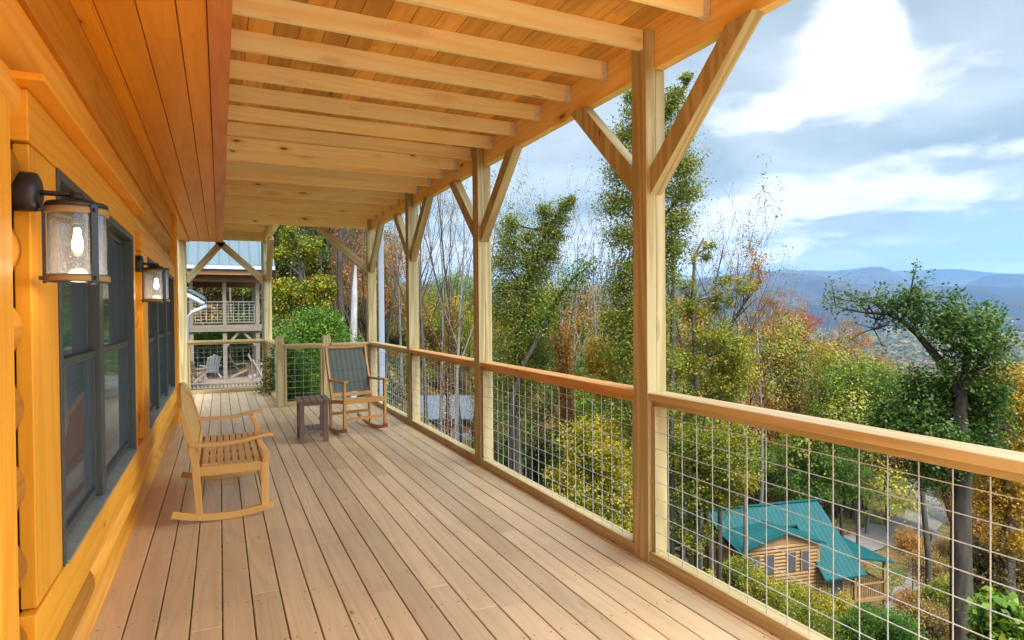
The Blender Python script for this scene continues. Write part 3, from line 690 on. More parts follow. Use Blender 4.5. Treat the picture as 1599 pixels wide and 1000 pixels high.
def lantern(y, xb, z0, z1, label, R=.085):
    root = empty('wall_lantern', (-.555, y, (z0 + z1) / 2), 0, label, 'wall lantern', 'wall lanterns by the windows')
    def pt(mb, n, mt, bv=0): return part(mb, n, mt, root, bv)
    H = z1 - z0; zp = z1 + .040
    mb = MB(1); mb.tube([(-.60, y, zp), (-.535, y, zp), (-.524, y, zp), (-.518, y, zp)], [.063, .063, .060, .045], 32); pt(mb, 'backplate', M_lamp)
    mb = MB(2); mb.tube([(-.54, y, zp), (-.5, y, zp), (xb - .01, y, zp), (xb, y, zp - .008), (xb, y, z1 + .004)], [.0085] * 5, 12); mb.lathe([(0, .026), (.016, .024), (.022, .012), (.02, 0), (0, 0)], xb, y, 16, z1 + .022); pt(mb, 'arm', M_lamp)
    mb = MB(3); mb.lathe([(0, .022), (R * .55, .021), (R * .62, .012), (R * .98, .010), (R * 1.03, .004), (R * 1.03, -.006), (0, -.006)], xb, y, 36, z1); pt(mb, 'cap', M_lamp)
    for zz, in ((z1 - .028,), (z0 + .002,)):
        for a0 in range(3):
            a = a0 * 2.0944 + 3.31
            mb = MB(4 + a0); mb.lathe([(R * 1.0, 0), (R * 1.06, 0), (R * 1.06, .020), (R * 1.0, .020)], xb, y, 14, zz, closed=True, a0=a + .12, a1=a + 2.0944 - .12); pt(mb, 'wooden_band', M_band)
    mb = MB(7); mb.lathe([(R * .985, 0), (R * 1.0, 0), (R * 1.0, .024), (R * .985, .024)], xb, y, 36, z0, closed=True); pt(mb, 'lower_ring', M_lamp)
    for a0 in range(3):
        a = a0 * 2.0944 + 3.31; mb = MB(8); cx_, cy_ = xb + R * 1.03 * math.cos(a), y + R * 1.03 * math.sin(a)
        Mx = Matrix.Translation((cx_, cy_, 0)) @ Matrix.Rotation(a, 4, 'Z')
        mb.box(-.004, .006, -.011, .011, z0 - .004, z1, 'z', Mx); mb.box(.005, .016, -.005, .005, z0 + .006, z0 + .018, 'z', Mx); mb.box(.005, .016, -.005, .005, z1 - .022, z1 - .012, 'z', Mx); pt(mb, 'strap', M_lamp, .001)
    mb = MB(9); mb.lathe([(R * .95, .004), (R * .95, H - .008)], xb, y, 40, z0); pt(mb, 'glass_shade', M_seed)
    mb = MB(10); mb.tube([(xb, y, z1), (xb, y, z1 - .055)], [.016, .015], 16); pt(mb, 'socket', M_lamp)
    zb_ = z1 - .055
    mb = MB(11); mb.lathe([(0, 0), (.009, -.004), (.010, -.02), (.014, -.04), (.0165, -.056), (.015, -.07), (.009, -.08), (0, -.084)], xb, y, 18, zb_ - .012); pt(mb, 'bulb', M_bulb)
    ld = bpy.data.lights.new('bulb_light', 'POINT'); ld.energy = LAMPW; ld.color = (1, .72, .40); ld.shadow_soft_size = .03
    lo = bpy.data.objects.new('bulb_light', ld); COL.objects.link(lo); lo.location = (xb, y, z0 - .03 + .06); local(lo, root)
LAMPW = .55
lantern(2.46, -.421, 1.615, 1.863, 'lit wall lantern with seeded glass and wooden bands, nearest to the camera')
lantern(5.42, -.434, 1.605, 1.853, 'smaller-looking lit wall lantern between the first and second windows')

# ------------------------------------------------------------------ two-seat rocking bench, faces the railing
bench = empty('rocking_bench', (.05, 5.65, 0), 0, 'slatted light wood rocking bench with curved arms standing against the house wall', 'rocking bench')
Y0, Y1_ = 5.02, 6.26
def curve_board(pts, w, thick, y, mb, var=None):
    """strip following pts (x,z) with depth thick (in plane) and width w in y"""
    var = mb.rng.random() if var is None else var; n = len(pts); ou = mb.rng.random() * 30; b0 = len(mb.v); L = 0; Ls = [0]
    for i in range(1, n): L += math.dist(pts[i], pts[i - 1]); Ls.append(L)
    th = thick if hasattr(thick, '__len__') else [thick] * n
    for i, p_ in enumerate(pts):
        a_ = pts[max(i - 1, 0)]; c_ = pts[min(i + 1, n - 1)]; dx_, dz_ = c_[0] - a_[0], c_[1] - a_[1]; l_ = math.hypot(dx_, dz_) or 1; nx_, nz_ = -dz_ / l_, dx_ / l_
        for sx2 in (-1, 1):
            for sy2 in (-1, 1): mb.v.append((p_[0] + nx_ * th[i] / 2 * sx2, y + w / 2 * sy2, p_[1] + nz_ * th[i] / 2 * sx2))
    for i in range(n - 1):
        q0, q1 = b0 + i * 4, b0 + i * 4 + 4
        for (s0, s1) in ((0, 1), (1, 3), (3, 2), (2, 0)):
            mb.face([q0 + s0, q0 + s1, q1 + s1, q1 + s0], [(Ls[i] + ou, s0 * .03), (Ls[i] + ou, s0 * .03 + .04), (Ls[i + 1] + ou, s0 * .03 + .04), (Ls[i + 1] + ou, s0 * .03)], var)
    mb.face([b0, b0 + 1, b0 + 3, b0 + 2], [(0, 0), (.03, 0), (.03, .03), (0, .03)], var); e = b0 + (n - 1) * 4
    mb.face([e, e + 1, e + 3, e + 2], [(0, 0), (.03, 0), (.03, .03), (0, .03)], var)
for s_, yy in ((0, Y0), (1, Y1_)):
    si = 1 if s_ == 0 else -1
    mb = MB(600 + s_); pts = [(-.33 + .68 * t / 12, .028 + .050 * (2 * t / 12 - 1.05) ** 2) for t in range(13)]; curve_board(pts, .032, .052, yy, mb); part(mb, 'rocker', M_teak, bench, .004)
    mb = MB(602 + s_); mb.prism([(.262, yy - .018, .055), (.312, yy - .018, .055), (.318, yy - .018, .40), (.262, yy - .018, .40)], .036, (0, 1, 0), grain=2); part(mb, 'leg', M_teak, bench, .004)
    mb = MB(604 + s_); curve_board([(-.155, .055), (-.165, .25), (-.175, .42), (-.21, .60), (-.258, .80), (-.264, .825)], .036, [.05, .05, .052, .048, .042, .036], yy, mb); part(mb, 'leg', M_teak, bench, .004)
    mb = MB(606 + s_); mb.box(-.15, .262, yy - .015, yy + .015, .335, .405, 'x'); part(mb, 'seat_frame', M_teak, bench, .003)
    mb = MB(608 + s_); curve_board([(-.215, .575), (-.12, .563), (0, .560), (.12, .568), (.22, .588), (.30, .603), (.35, .598)], .062, .026, yy + si * -.004, mb); part(mb, 'arm', M_teak, bench, .005)
    mb = MB(610 + s_); curve_board([(.292, .40), (.302, .45), (.285, .50), (.258, .545), (.252, .575)], .034, [.05, .046, .04, .036, .036], yy, mb); part(mb, 'arm_support', M_teak, bench, .004)
for zz, xx, w_, h_ in ((.375, .285, .028, .07), (.355, -.15, .028, .06), (.16, .285, .022, .05), (.13, -.16, .022, .05)):
    mb = MB(int(620 + zz * 100)); mb.box(xx - w_ / 2, xx + w_ / 2, Y0 + .019, Y1_ - .019, zz - h_ / 2, zz + h_ / 2, 'y'); part(mb, 'stretcher', M_teak, bench, .003)
mb = MB(630)                                   # seat slats, interrupted by two hidden bearers
for k in range(9):
    xx = -.135 + k * .0505; zz = .412 - .012 * math.sin(math.pi * k / 8); mb.box(xx, xx + .040, Y0 + .018, Y1_ - .018, zz - .008, zz + .008, 'y')
part(mb, 'seat', M_teak, bench, .002)
mb = MB(631)
for yy in (Y0 + .32, (Y0 + Y1_) / 2, Y1_ - .32): mb.box(-.14, .27, yy - .05, yy + .05, .37, .392, 'x')
part(mb, 'seat_bearer', M_teak, bench)
mb = MB(632); n = 19
for k in range(n):                              # vertical back slats under an arched crest
    t = (k + .5) / n; yy = Y0 + .02 + (Y1_ - Y0 - .04) * t; zt = .765 + .11 * math.sin(math.pi * t)
    fx = lambda z: -.165 - (z - .42) * .245
    mb.bar((fx(.44), yy, .44), (fx(zt), yy, zt), .045, .014, up=(1, 0, .25))
part(mb, 'back_slats', M_teak, bench, .002)
mb = MB(633); cr = []
for k in range(17):
    t = k / 16; cr.append((0, Y0 + .0 + (Y1_ - Y0) * t, (.800 + .115 * math.sin(math.pi * t))))
for p_, q_ in zip(cr, cr[1:]):
    a_ = Vector((-.165 - (p_[2] - .42) * .245, p_[1], p_[2])); c_ = Vector((-.165 - (q_[2] - .42) * .245, q_[1], q_[2])); mb.bar(a_, c_, .030, .085, up=(-.24, 0, .97), ext=.004, var=.4)
part(mb, 'crest_rail', M_teak, bench, .003)
mb = MB(634); mb.bar((-.17, Y0 + .02, .455), (-.17, Y1_ - .02, .455), .028, .06, up=(-.24, 0, .97)); part(mb, 'lower_back_rail', M_teak, bench, .003)

# ------------------------------------------------------------------ upright sling rocking chair
ch = empty('rocking_chair', (1.55, 8.15, 0), math.radians(13), 'upright wooden rocking chair with dark woven sling back in the far corner of the deck', 'rocking chair')
M_sl, b = newmat('woven_sling'); tco = b.n('ShaderNodeTexCoord').outputs['Object']; sp_ = b.n('ShaderNodeSeparateXYZ', i_0=tco)
cx1 = b.m('SINE', b.m('MULTIPLY', sp_.outputs[0], 190)); cz1 = b.m('SINE', b.m('MULTIPLY', sp_.outputs[2], 260)); wv = b.noise(b.n('ShaderNodeMapping', i_0=tco, i_3=(14, 3, 3)).outputs[0], 1, 4)
f_ = b.m('MULTIPLY_ADD', b.m('MULTIPLY', cx1, cz1), .25, b.m('MULTIPLY_ADD', b.m('SINE', b.m('MULTIPLY', sp_.outputs[0], 95)), .22, .45))
cc = b.mix(f_, (.055, .065, .058), (.15, .165, .14)); cc = b.mix(b.mr(wv, .4, .7, 0, .35), cc, (.10, .09, .06))
p = b.n('ShaderNodeBsdfPrincipled', i_Roughness=.8); b.set(p.inputs['Base Color'], cc); bp = b.n('ShaderNodeBump', i_Strength=.5, i_Distance=.002); b.set(bp.inputs['Height'], f_); b.L.new(bp.outputs[0], p.inputs['Normal']); finish(M_sl, b, p.outputs[0])
def cp_(mb, n, mt, bv=.003): return mb.build(n, mt, ch, bv)
hw = .27
for s_ in (-1, 1):
    xx = s_ * hw
    def cb(pts, w, th, nm, sd):     # boards in the local y-z plane
        mb = MB(sd); curve_board(pts, w, th, 0, mb); mb.v = [(xx + q[1], q[0], q[2]) for q in mb.v]; cp_(mb, nm, M_teak2)
    cb([(-.45 + .92 * t / 12, .025 + .085 * (2 * t / 12 - .92) ** 2) for t in range(13)], .030, .042, 'rocker', 640)
    cb([(-.345, .05), (-.345, .40), (-.345, .655)], .032, .040, 'leg', 642)
    cb([(.08, .04), (.10, .30), (.12, .42)], .030, .038, 'leg', 644)
    cb([(.02, .36), (.10, .62), (.20, .90), (.235, 1.075)], .030, .042, 'back_stile', 646)
    cb([(-.40, .665), (-.25, .66), (-.05, .655), (.13, .66)], .055, .022, 'arm', 648)
    cb([(-.345, .415), (-.1, .40), (.10, .37)], .026, .045, 'seat_frame', 650)
mb = MB(652); mb.box(-hw, hw, -.367, -.335, .39, .450, 'x'); cp_(mb, 'seat_frame', M_teak2)
mb = MB(653); mb.bar((-hw, .045, .46), (hw, .045, .46), .028, .05, up=(0, .28, .95)); cp_(mb, 'lower_back_rail', M_teak2)
mb = MB(654)
tt_ = [(-1 + 2 * k / 10) for k in range(11)]
for a_, c_ in zip(tt_, tt_[1:]):
    z_ = lambda t: 1.062 + .012 * (t * t)
    mb.bar((a_ * (hw + .005), .232, z_(a_)), (c_ * (hw + .005), .232, z_(c_)), .030, .034, up=(0, 0, 1), ext=.002, var=.4)
cp_(mb, 'top_rail', M_teak2)
mb = MB(655); n = 10
bk = [(.052 + .19 * (k / n) ** 1.05, .49 + .56 * k / n) for k in range(n + 1)]
for (ya, za), (yb, zb_) in zip(bk, bk[1:]): mb.poly([(-hw + .012, ya, za), (hw - .012, ya, za), (hw - .012, yb, zb_), (-hw + .012, yb, zb_)], var=.5)
o = cp_(mb, 'sling_back', M_sl, 0); md = o.modifiers.new('t', 'SOLIDIFY'); md.thickness = .006
mb = MB(656); st_ = [(-.34, .445), (-.24, .41), (-.1, .385), (.03, .385)]
for (ya, za), (yb, zb_) in zip(st_, st_[1:]): mb.poly([(-hw + .015, ya, za), (hw - .015, ya, za), (hw - .015, yb, zb_), (-hw + .015, yb, zb_)], var=.5)
o = cp_(mb, 'sling_seat', M_sl, 0); md = o.modifiers.new('t', 'SOLIDIFY'); md.thickness = .006
for yy, zz in ((-.345, .20), (.09, .22)): mb = MB(657); mb.box(-hw, hw, yy - .010, yy + .010, zz - .018, zz + .018, 'x'); cp_(mb, 'stretcher', M_teak2)

# ------------------------------------------------------------------ brown slatted side table
tb = empty('side_table', (.985, 7.745, 0), math.radians(-2), 'small brown slatted side table with lower shelf beside the upright rocking chair', 'side table')
for sx2 in (-1, 1):
    for sy2 in (-1, 1): mb = MB(660); mb.box(sx2 * .135 - .028, sx2 * .135 + .028, sy2 * .185 - .016, sy2 * .185 + .016, 0, .475, 'z'); mb.build('leg', M_brown, tb, .003)
mb = MB(661)
for k in range(5): xx = -.185 + k * .0755; mb.box(xx, xx + .066, -.23, .23, .477, .499, 'y')
mb.build('table_top', M_brown, tb, .003)
mb = MB(662)
for k in range(4): xx = -.10 + k * .052; mb.box(xx, xx + .045, -.165, .165, .135, .152, 'y')
mb.build('shelf', M_brown, tb, .003)
for sy2 in (-1, 1): mb = MB(663); mb.box(-.107, .107, sy2 * .185 - .010, sy2 * .185 + .010, .43, .475, 'x'); mb.build('apron', M_brown, tb, .002); mb = MB(664); mb.box(-.107, .107, sy2 * .185 - .010, sy2 * .185 + .010, .10, .134, 'x'); mb.build('shelf_rail', M_brown, tb, .002)

# ------------------------------------------------------------------ downspouts
def dspout(x, y, z0, z1, label, w=.075, d=.06):
    root = empty('downspout', (x, y, z0), 0, label, 'downspout')
    mb = MB(1); mb.box(-w / 2, w / 2, -d / 2, d / 2, 0, z1 - z0, 'z'); mb.build('pipe', M_white, root, .008)
    for zz in (.9, 2.6, 4.4):
        if zz < z1 - z0: mb = MB(2); mb.box(-w / 2 - .012, w / 2 + .012, -d / 2 - .004, d / 2 + .004, zz, zz + .03, 'x'); mb.build('strap', M_white, root, .002)
    return root
dspout(2.60, 11.02, -3.6, 3.6, 'white downspout standing just outside the corner post', .10, .08)
dspout(.80, 13.42, -3.2, 3.3, 'slim white downspout beside the tall post at the far left opening')

# ------------------------------------------------------------------ neighbouring house (left, behind the far railing)
nh = empty('neighbour_house', (.5, 28, -2.4), 0, 'neighbouring timber house with pale metal roof and open balcony seen past the far left railing', 'house')
M_nlog = wood('neighbour_logs', (.24, .115, .045), (.15, .06, .02), ring=.3, knots=.1, rough=.55, varamt=.25)
M_npale = wood('weathered_timber', (.15, .12, .095), (.10, .08, .062), ring=.4, knots=.1, rough=.6, varamt=.2)
def metal_roof(name, col, rough=.32, seam=.35, stains=None, spec=.4):
    m, b = newmat(name); uv = b.n('ShaderNodeUVMap').outputs[0]; s = b.n('ShaderNodeSeparateXYZ', i_0=uv)
    fr = b.m('FRACT', b.m('DIVIDE', s.outputs[1], seam)); rib = b.mr(b.m('ABSOLUTE', b.m('SUBTRACT', fr, .5)), .40, .5, 0, 1, True)
    n_ = b.noise(b.n('ShaderNodeTexCoord').outputs['Object'], .9, 5, .6); n2_ = b.noise(b.n('ShaderNodeTexCoord').outputs['Object'], 5, 5, .7)
    c = b.mix(b.mr(n_, .35, .7), col, tuple(x * .82 for x in col)); c = b.mix(b.m('MULTIPLY', rib, .25), c, tuple(min(1, x * 1.35) for x in col))
    if stains: c = b.mix(b.m('MULTIPLY', b.mr(n2_, .60, .68), .55), c, stains)
    p = b.n('ShaderNodeBsdfPrincipled'); b.set(p.inputs['Base Color'], c); p.inputs['Roughness'].default_value = rough; p.inputs['Specular IOR Level'].default_value = spec
    bp = b.n('ShaderNodeBump', i_Strength=.9, i_Distance=.03); b.set(bp.inputs['Height'], rib); b.L.new(bp.outputs[0], p.inputs['Normal'])
    return finish(m, b, p.outputs[0])
M_nroof = metal_roof('grey_metal_roof', (.060, .088, .108), .5, .38, spec=.2)
def NX(px, py, Y=28.0):
    v = pxdir(px, py); t = Y / v.y; return v.x * t, CAMZ + v.z * t
NX0, NX1, NY0, NY1 = -5.5, 1.62, 28.0, 31.6; ZF, ZE, ZD = 1.08, 3.30, -1.15
def npart(mb, nm, mt, bv=0): return part(mb, nm, mt, nh, bv)
mb = MB(700)                                   # roof slab, eave facing us
pr = [(NX0 - 1, NY0 - .6, ZE + .12), (NX1 + .45, NY0 - .6, ZE + .12), (NX1 + .45, NY0 + 4.8, ZE + 4.0), (NX0 - 1, NY0 + 4.8, ZE + 4.0)]
b0 = len(mb.v)
for q in pr: mb.v.append(q)
for q in pr: mb.v.append((q[0], q[1], q[2] + .08))
uvp = lambda q: (q[1] * 1.3, q[0])
mb.face([b0, b0 + 1, b0 + 2, b0 + 3], [uvp(q) for q in pr], .5); mb.face([b0 + 4, b0 + 5, b0 + 6, b0 + 7], [uvp(q) for q in pr], .5)
for i in range(4): j = (i + 1) % 4; mb.face([b0 + i, b0 + j, b0 + j + 4, b0 + i + 4], [(0, 0)] * 4, .5)
pr2 = [(NX1 + .45, NY0 + 4.8, ZE + 4.0), (NX0 - 1, NY0 + 4.8, ZE + 4.0), (NX0 - 1, NY0 + 10.2, ZE + .1), (NX1 + .45, NY0 + 10.2, ZE + .1)]
mb.poly(pr2, .5, [uvp(q) for q in pr2]); npart(mb, 'roof', M_nroof)
mb = MB(701); mb.box(NX0 - 1, NX1 + .46, NY0 - .68, NY0 - .58, ZE + .02, ZE + .16, 'x'); npart(mb, 'gutter', M_white, .01)
mb = MB(702); mb.box(NX0 - .5, NX1 + .30, NY0 - .56, NY0 - .50, ZE - .20, ZE + .02, 'x'); mb.box(NX0 - .5, NX1 + .2, NY0 + .0, NY0 + .14, ZE - .45, ZE - .21, 'x'); mb.box(NX0 - .5, NX1 + .1, NY1 - .2, NY1 - .1, ZE - .55, ZE - .2, 'x'); npart(mb, 'eave_beams', M_nlog, .01)
mb = MB(7020); mb.box(NX0 - .5, NX1 + .3, NY0 - .49, NY1, ZE - .01, ZE + .015, 'y'); npart(mb, 'porch_ceiling', M_nlog)
mb = MB(703); mb.box(NX0, NX1, NY0 - .05, NY0 + .02, ZF - .27, ZF, 'x'); mb.box(NX0, NX1, NY0 + .021, NY1, ZF - .24, ZF - .02, 'y'); npart(mb, 'balcony_floor', M_npale, .01)
for xx, yy, sd in ((-1.05, NY0, 0), (.17, NY0, 1), (1.42, NY0, 2), (1.42, NY1 - .2, 3), (.2, NY1 - .2, 4), (-1.3, NY1 - .2, 6)):
    mb = MB(704 + sd); mb.box(xx - .07, xx + .07, yy + .021, yy + .16, ZF + .001, ZE - .46, 'z'); npart(mb, 'balcony_post', M_npale, .01)
    mb = MB(714 + sd); mb.box(xx - .08, xx + .08, yy + .021, yy + .18, -2.6, ZF - .28, 'z'); npart(mb, 'lower_post', M_npale, .01)
mb = MB(720)
for yy in (NY0 + .03, NY1 - .18):
    mb.box(NX0, NX1 - .28, yy + .02, yy + .09, ZF + .93, ZF + .98, 'x'); mb.box(NX0, NX1 - .28, yy + .03, yy + .07, ZF + .08, ZF + .13, 'x')
mb.box(1.38, 1.46, NY0 + .17, NY1 - .21, ZF + .93, ZF + .98, 'y')
for k in range(9): mb.box(1.40, 1.44, NY0 + .3 + k * .36, NY0 + .34 + k * .36, ZF, ZF + .93, 'z')
npart(mb, 'balcony_rail', M_npale)
mb = MB(721)
for k in range(36): xx = NX0 + k * .2; mb.box(xx, xx + .006, NY0 + .07, NY0 + .076, ZF + .13, ZF + .93, 'z')
for k in range(6): mb.box(NX0, NX1 - .28, NY0 + .077, NY0 + .083, ZF + .22 + k * .12, ZF + .226 + k * .12, 'x')
npart(mb, 'balcony_mesh', M_wire)
mb = MB(722); mb.box(NX0, -1.25, NY0 + .6, NY0 + 5.5, -2.8, ZE - .05, 'y'); npart(mb, 'wall', M_nlog)
mb = MB(723); mb.bar((1.42, NY0 + .1, .15), (.85, NY0 + .1, .80), .1, .1); mb.bar((.17, NY0 + .1, .15), (.72, NY0 + .1, .80), .1, .1); npart(mb, 'brace', M_npale)
mb = MB(724); gp = [NX(285, 458, 20), NX(305, 468, 20), NX(318, 476, 20)]
mb.tube([(gp[0][0] - .6, 20, gp[0][1] + .45), (gp[0][0], 20, gp[0][1]), (gp[1][0], 20.0, gp[1][1]), (gp[2][0], 20.0, gp[2][1])], .07, 8)
lr = part(mb, 'gutter', M_white, nh)
mb = MB(725); g2 = [NX(322, 478, 20), NX(300, 487, 20), NX(293, 495, 20), NX(292, 530, 20)]
mb.tube([(g2[0][0], 20, g2[0][1]), (g2[1][0], 20, g2[1][1]), (g2[2][0], 20, g2[2][1]), (g2[3][0], 20, -2.6)], .045, 8); part(mb, 'downspout', M_white, nh)
mb = MB(726); q0 = NX(283, 452, 20); mb.prism([(q0[0] - 3.0, 20.05, q0[1] + 1.9), (NX(320, 472, 20)[0], 20.05, NX(320, 472, 20)[1] + .06), (NX(320, 472, 20)[0], 20.05, NX(320, 472, 20)[1] + .16), (q0[0] - 3.0, 20.05, q0[1] + 2.0)], 3.5, (0, 1, 0)); part(mb, 'lower_roof', M_nroof, nh)
mb = MB(727); mb.box(q0[0] - 3.2, q0[0] - .1, 20.6, 23.2, -2.6, q0[1] + .2, 'y'); part(mb, 'lower_wall', M_nlog, nh)
# terrace of the neighbouring house
nd = empty('neighbour_terrace', (1, 28, -2.4), 0, 'pale weathered terrace with low baluster railing below the neighbouring balcony', 'terrace')
mb = MB(730); yy = 25.0
while yy < 34: mb.box(-4.5, 3.4, yy, yy + .135, ZD - .04, ZD, 'x'); yy += .14
mb.box(-4.5, 3.4, 24.95, 24.99, ZD - .25, ZD, 'x'); part(mb, 'boards', M_npale, nd)
mb = MB(731); zr = -.86; mb.box(-4.5, 1.3, 23.6, 23.72, zr - .06, zr, 'x'); xx = -4.5
while xx < 1.3: mb.box(xx, xx + .035, 23.63, 23.67, zr - .85, zr - .061, 'z'); xx += .12
mb.box(1.3, 1.42, 23.6, 23.72, zr - .9, zr + .10, 'z'); part(mb, 'near_railing', M_npale, nd)
mb = MB(732); mb.box(1.42, 4.0, 25.5, 25.6, -.28, -.22, 'x'); mb.bar((1.36, 23.7, -.80), (1.1, 25.5, -.24), .05, .06); mb.box(1.05, 1.13, 25.5, 25.58, -2.2, -.2, 'z'); part(mb, 'side_railing', M_npale, nd); mb = MB(7321)
mb.box(-4.5, 3.4, 33.9, 34.0, -.2, -.14, 'x'); xx = -4.5
while xx < 3.4: mb.box(xx, xx + .05, 33.92, 33.97, ZD, -.201, 'z'); xx += .5
part(mb, 'far_railing', M_npale, nd)
M_cw = plain('white_chair_plastic', (.24, .25, .26), rough=.5); M_cb = plain('brown_chair', (.20, .13, .09), rough=.6)
def adirondack(loc, rz, mt, label, grp=None):
    r = empty('garden_chair', loc, rz, label, 'garden chair', grp)
    mb = MB(1)
    for k in range(5): mb.bar((-.22 + k * .11, .18, .30), (-.22 + k * .11, .50, 1.02 - abs(k - 2) * .05), .09, .02, up=(0, -.9, .4))
    mb.build('back', mt, r)
    mb = MB(2)
    for k in range(5): mb.bar((-.27, -.28 + k * .10, .38 - k * .025), (.27, -.28 + k * .10, .38 - k * .025), .085, .02)
    mb.build('seat', mt, r)
    for s_ in (-1, 1):
        mb = MB(3); mb.box(s_ * .31 - .055, s_ * .31 + .055, -.36, .32, .55, .575, 'y'); mb.build('arm', mt, r)
        mb = MB(4); mb.box(s_ * .29 - .02, s_ * .29 + .02, -.33, -.23, 0, .549, 'z'); mb.build('leg', mt, r)
        mb = MB(5); mb.bar((s_ * .29, -.25, .33), (s_ * .29, .48, .03), .03, .09); mb.build('leg', mt, r)
    return r
def nloc(px, py): x_, z_ = NX(px, py, 1.0); k = (ZD - CAMZ) / (z_ - CAMZ); return x_ * k, k
x_, y_ = nloc(328, 593); adirondack((x_, 28.6, ZD), math.radians(200), M_cw, 'white garden chair with its back showing on the neighbouring terrace')
adirondack((-.95, 27.2, ZD), math.radians(150), M_cb, 'brown garden chair at the left of the neighbouring terrace, in front of the white one')
adirondack((.80, 29.0, ZD), math.radians(100), M_cb, 'dark garden chair in the middle of the neighbouring terrace')
adirondack((1.55, 28.4, ZD), math.radians(95), M_cw, 'pale garden chair at the right end of the neighbouring terrace')

# ------------------------------------------------------------------ green-roofed log cabin down the slope
M_green = metal_roof('green_metal_roof', (.001, .042, .046), .6, .33, stains=(.03, .10, .10), spec=.15)
M_clog = wood('cabin_logs', (.22, .13, .055), (.14, .075, .028), ring=.3, knots=.1, rough=.6, varamt=.25)
M_shut = plain('dark_shutter', (.035, .037, .045), rough=.6)
cab = empty('log_cabin', (32.5, 30, -18), 0, 'yellow log cabin with bright teal green metal roof down the slope at lower right', 'cabin')
U = Vector((.981, -.192, 0)); Nn = Vector((-.192, -.981, 0)); O_ = Vector((28.5, 31.1, 0))
CM = Matrix((U, Nn, Vector((0, 0, 1)))).transposed().to_4x4(); CM.translation = O_
def cpart(mb, nm, mt, bv=0): return part(mb, nm, mt, cab, bv)
def Q(u, n, z): return tuple(CM @ Vector((u, n, z)))
def slab(mb, pts, th=.12, ridge=0):
    """roof plane, uv across the ribs measured along u (0) or n (1)"""
    b0 = len(mb.v); w_ = [Vector(Q(*p_)) for p_ in pts]
    for q in w_: mb.v.append(tuple(q))
    for q in w_: mb.v.append((q[0], q[1], q[2] - th))
    k = len(pts); uv = [(p_[1 - ridge], p_[ridge]) for p_ in pts]
    mb.face([b0 + i for i in range(k)], uv, .5); mb.face([b0 + k + i for i in range(k)][::-1], uv[::-1], .5)
    for i in range(k): j = (i + 1) % k; mb.face([b0 + i, b0 + j, b0 + k + j, b0 + k + i], [(0, .01)] * 4, .5)
ZRI = -11.5
mb = MB(740)
slab(mb, [(0, 0, ZRI), (8.4, 0, ZRI), (9.0, 3.7, -15.2), (5.9, 3.7, -15.2), (5.9, 1.1, -12.62), (.2, 1.1, -12.62)])
slab(mb, [(-.05, 0, ZRI), (8.45, 0, ZRI), (8.45, -3.9, -15.2), (-.5, -3.9, -15.2)])
rf = cpart(mb, 'roof', M_green)
mb = MB(741)
slab(mb, [(3.6, .1, -12.22), (3.6, 3.1, -12.27), (.35, 3.1, -13.15), (.15, .35, -12.4)], .1, 1); slab(mb, [(3.6, .1, -12.22), (3.6, 3.1, -12.27), (6.5, 3.1, -13.15), (6.5, .6, -13.0)], .1, 1)
cpart(mb, 'wing_roof', M_green)
mb = MB(742); slab(mb, [(8.7, 3.0, -14.35), (8.5, -2.2, -14.0), (11.6, -2.0, -14.75), (11.8, 3.0, -14.95)], .12, 1); cpart(mb, 'porch_roof', M_green)
def logwall(mb, p0, p1, z0, z1, thick=.2):
    """stack of round logs between (u,n) points"""
    z = z0; a_ = Vector(Q(*p0, 0)); c_ = Vector(Q(*p1, 0)); d = (c_ - a_).normalized()
    while z < z1 - .05:
        zt = min(z + .22, z1); mb.tube([a_ + Vector((0, 0, (z + zt) / 2)) - d * .12, c_ + Vector((0, 0, (z + zt) / 2)) + d * .12], .125, 8); z += .22
mb = MB(743)
logwall(mb, (.9, 2.75), (6.1, 2.75), -18.2, -13.1); logwall(mb, (.9, 2.75), (.9, .8), -18.2, -13.1); logwall(mb, (6.1, 2.75), (6.1, 1.0), -18.2, -13.6)
logwall(mb, (.4, .9), (.4, -3.3), -18.2, -14.7); logwall(mb, (6.2, 2.9), (8.2, 2.9), -18.2, -15.0); logwall(mb, (8.2, 2.9), (8.2, -3.3), -18.2, -15.0)
mb.poly([Q(.9, 2.8, -13.12), Q(6.1, 2.8, -13.12), Q(3.6, 2.8, -12.4)], uvs=[(0, 0), (5, 0), (2.5, 1)]); mb.poly([Q(.38, -3.5, -14.8), Q(.38, 3.3, -14.8), Q(.38, .0, -11.6)], uvs=[(-3.5, 0), (3, 0), (0, 3)])
mb.poly([Q(8.2, -3.4, -15.0), Q(8.2, 3.2, -15.0), Q(8.2, 0, -11.6)], uvs=[(-3.5, 0), (3, 0), (0, 3)])
cpart(mb, 'wall', M_clog)
def cwin(u, n, z, w_, h_, face='n'):
    mb = MB(1)
    if face == 'n': mb.box(u - w_ / 2, u + w_ / 2, n, n + .05, z, z + h_, 'z', CM)
    else: mb.box(n - .05, n, u - w_ / 2, u + w_ / 2, z, z + h_, 'z', CM)
    cpart(mb, 'window', M_shut)
    mb = MB(2)
    t = .06
    if face == 'n':
        for bx in ((u - w_ / 2 - t, u - w_ / 2, z - t, z + h_ + t), (u + w_ / 2, u + w_ / 2 + t, z - t, z + h_ + t)): mb.box(bx[0], bx[1], n, n + .07, bx[2], bx[3], 'z', CM)
        mb.box(u - w_ / 2, u + w_ / 2, n, n + .07, z + h_, z + h_ + t, 'x', CM)
    else:
        for bx in ((u - w_ / 2 - t, u - w_ / 2, z - t, z + h_ + t), (u + w_ / 2, u + w_ / 2 + t, z - t, z + h_ + t)): mb.box(n - .07, n, bx[0], bx[1], bx[2], bx[3], 'z', CM)
        mb.box(n - .07, n, u - w_ / 2, u + w_ / 2, z + h_, z + h_ + t, 'x', CM)
    cpart(mb, 'window_trim', M_clog)
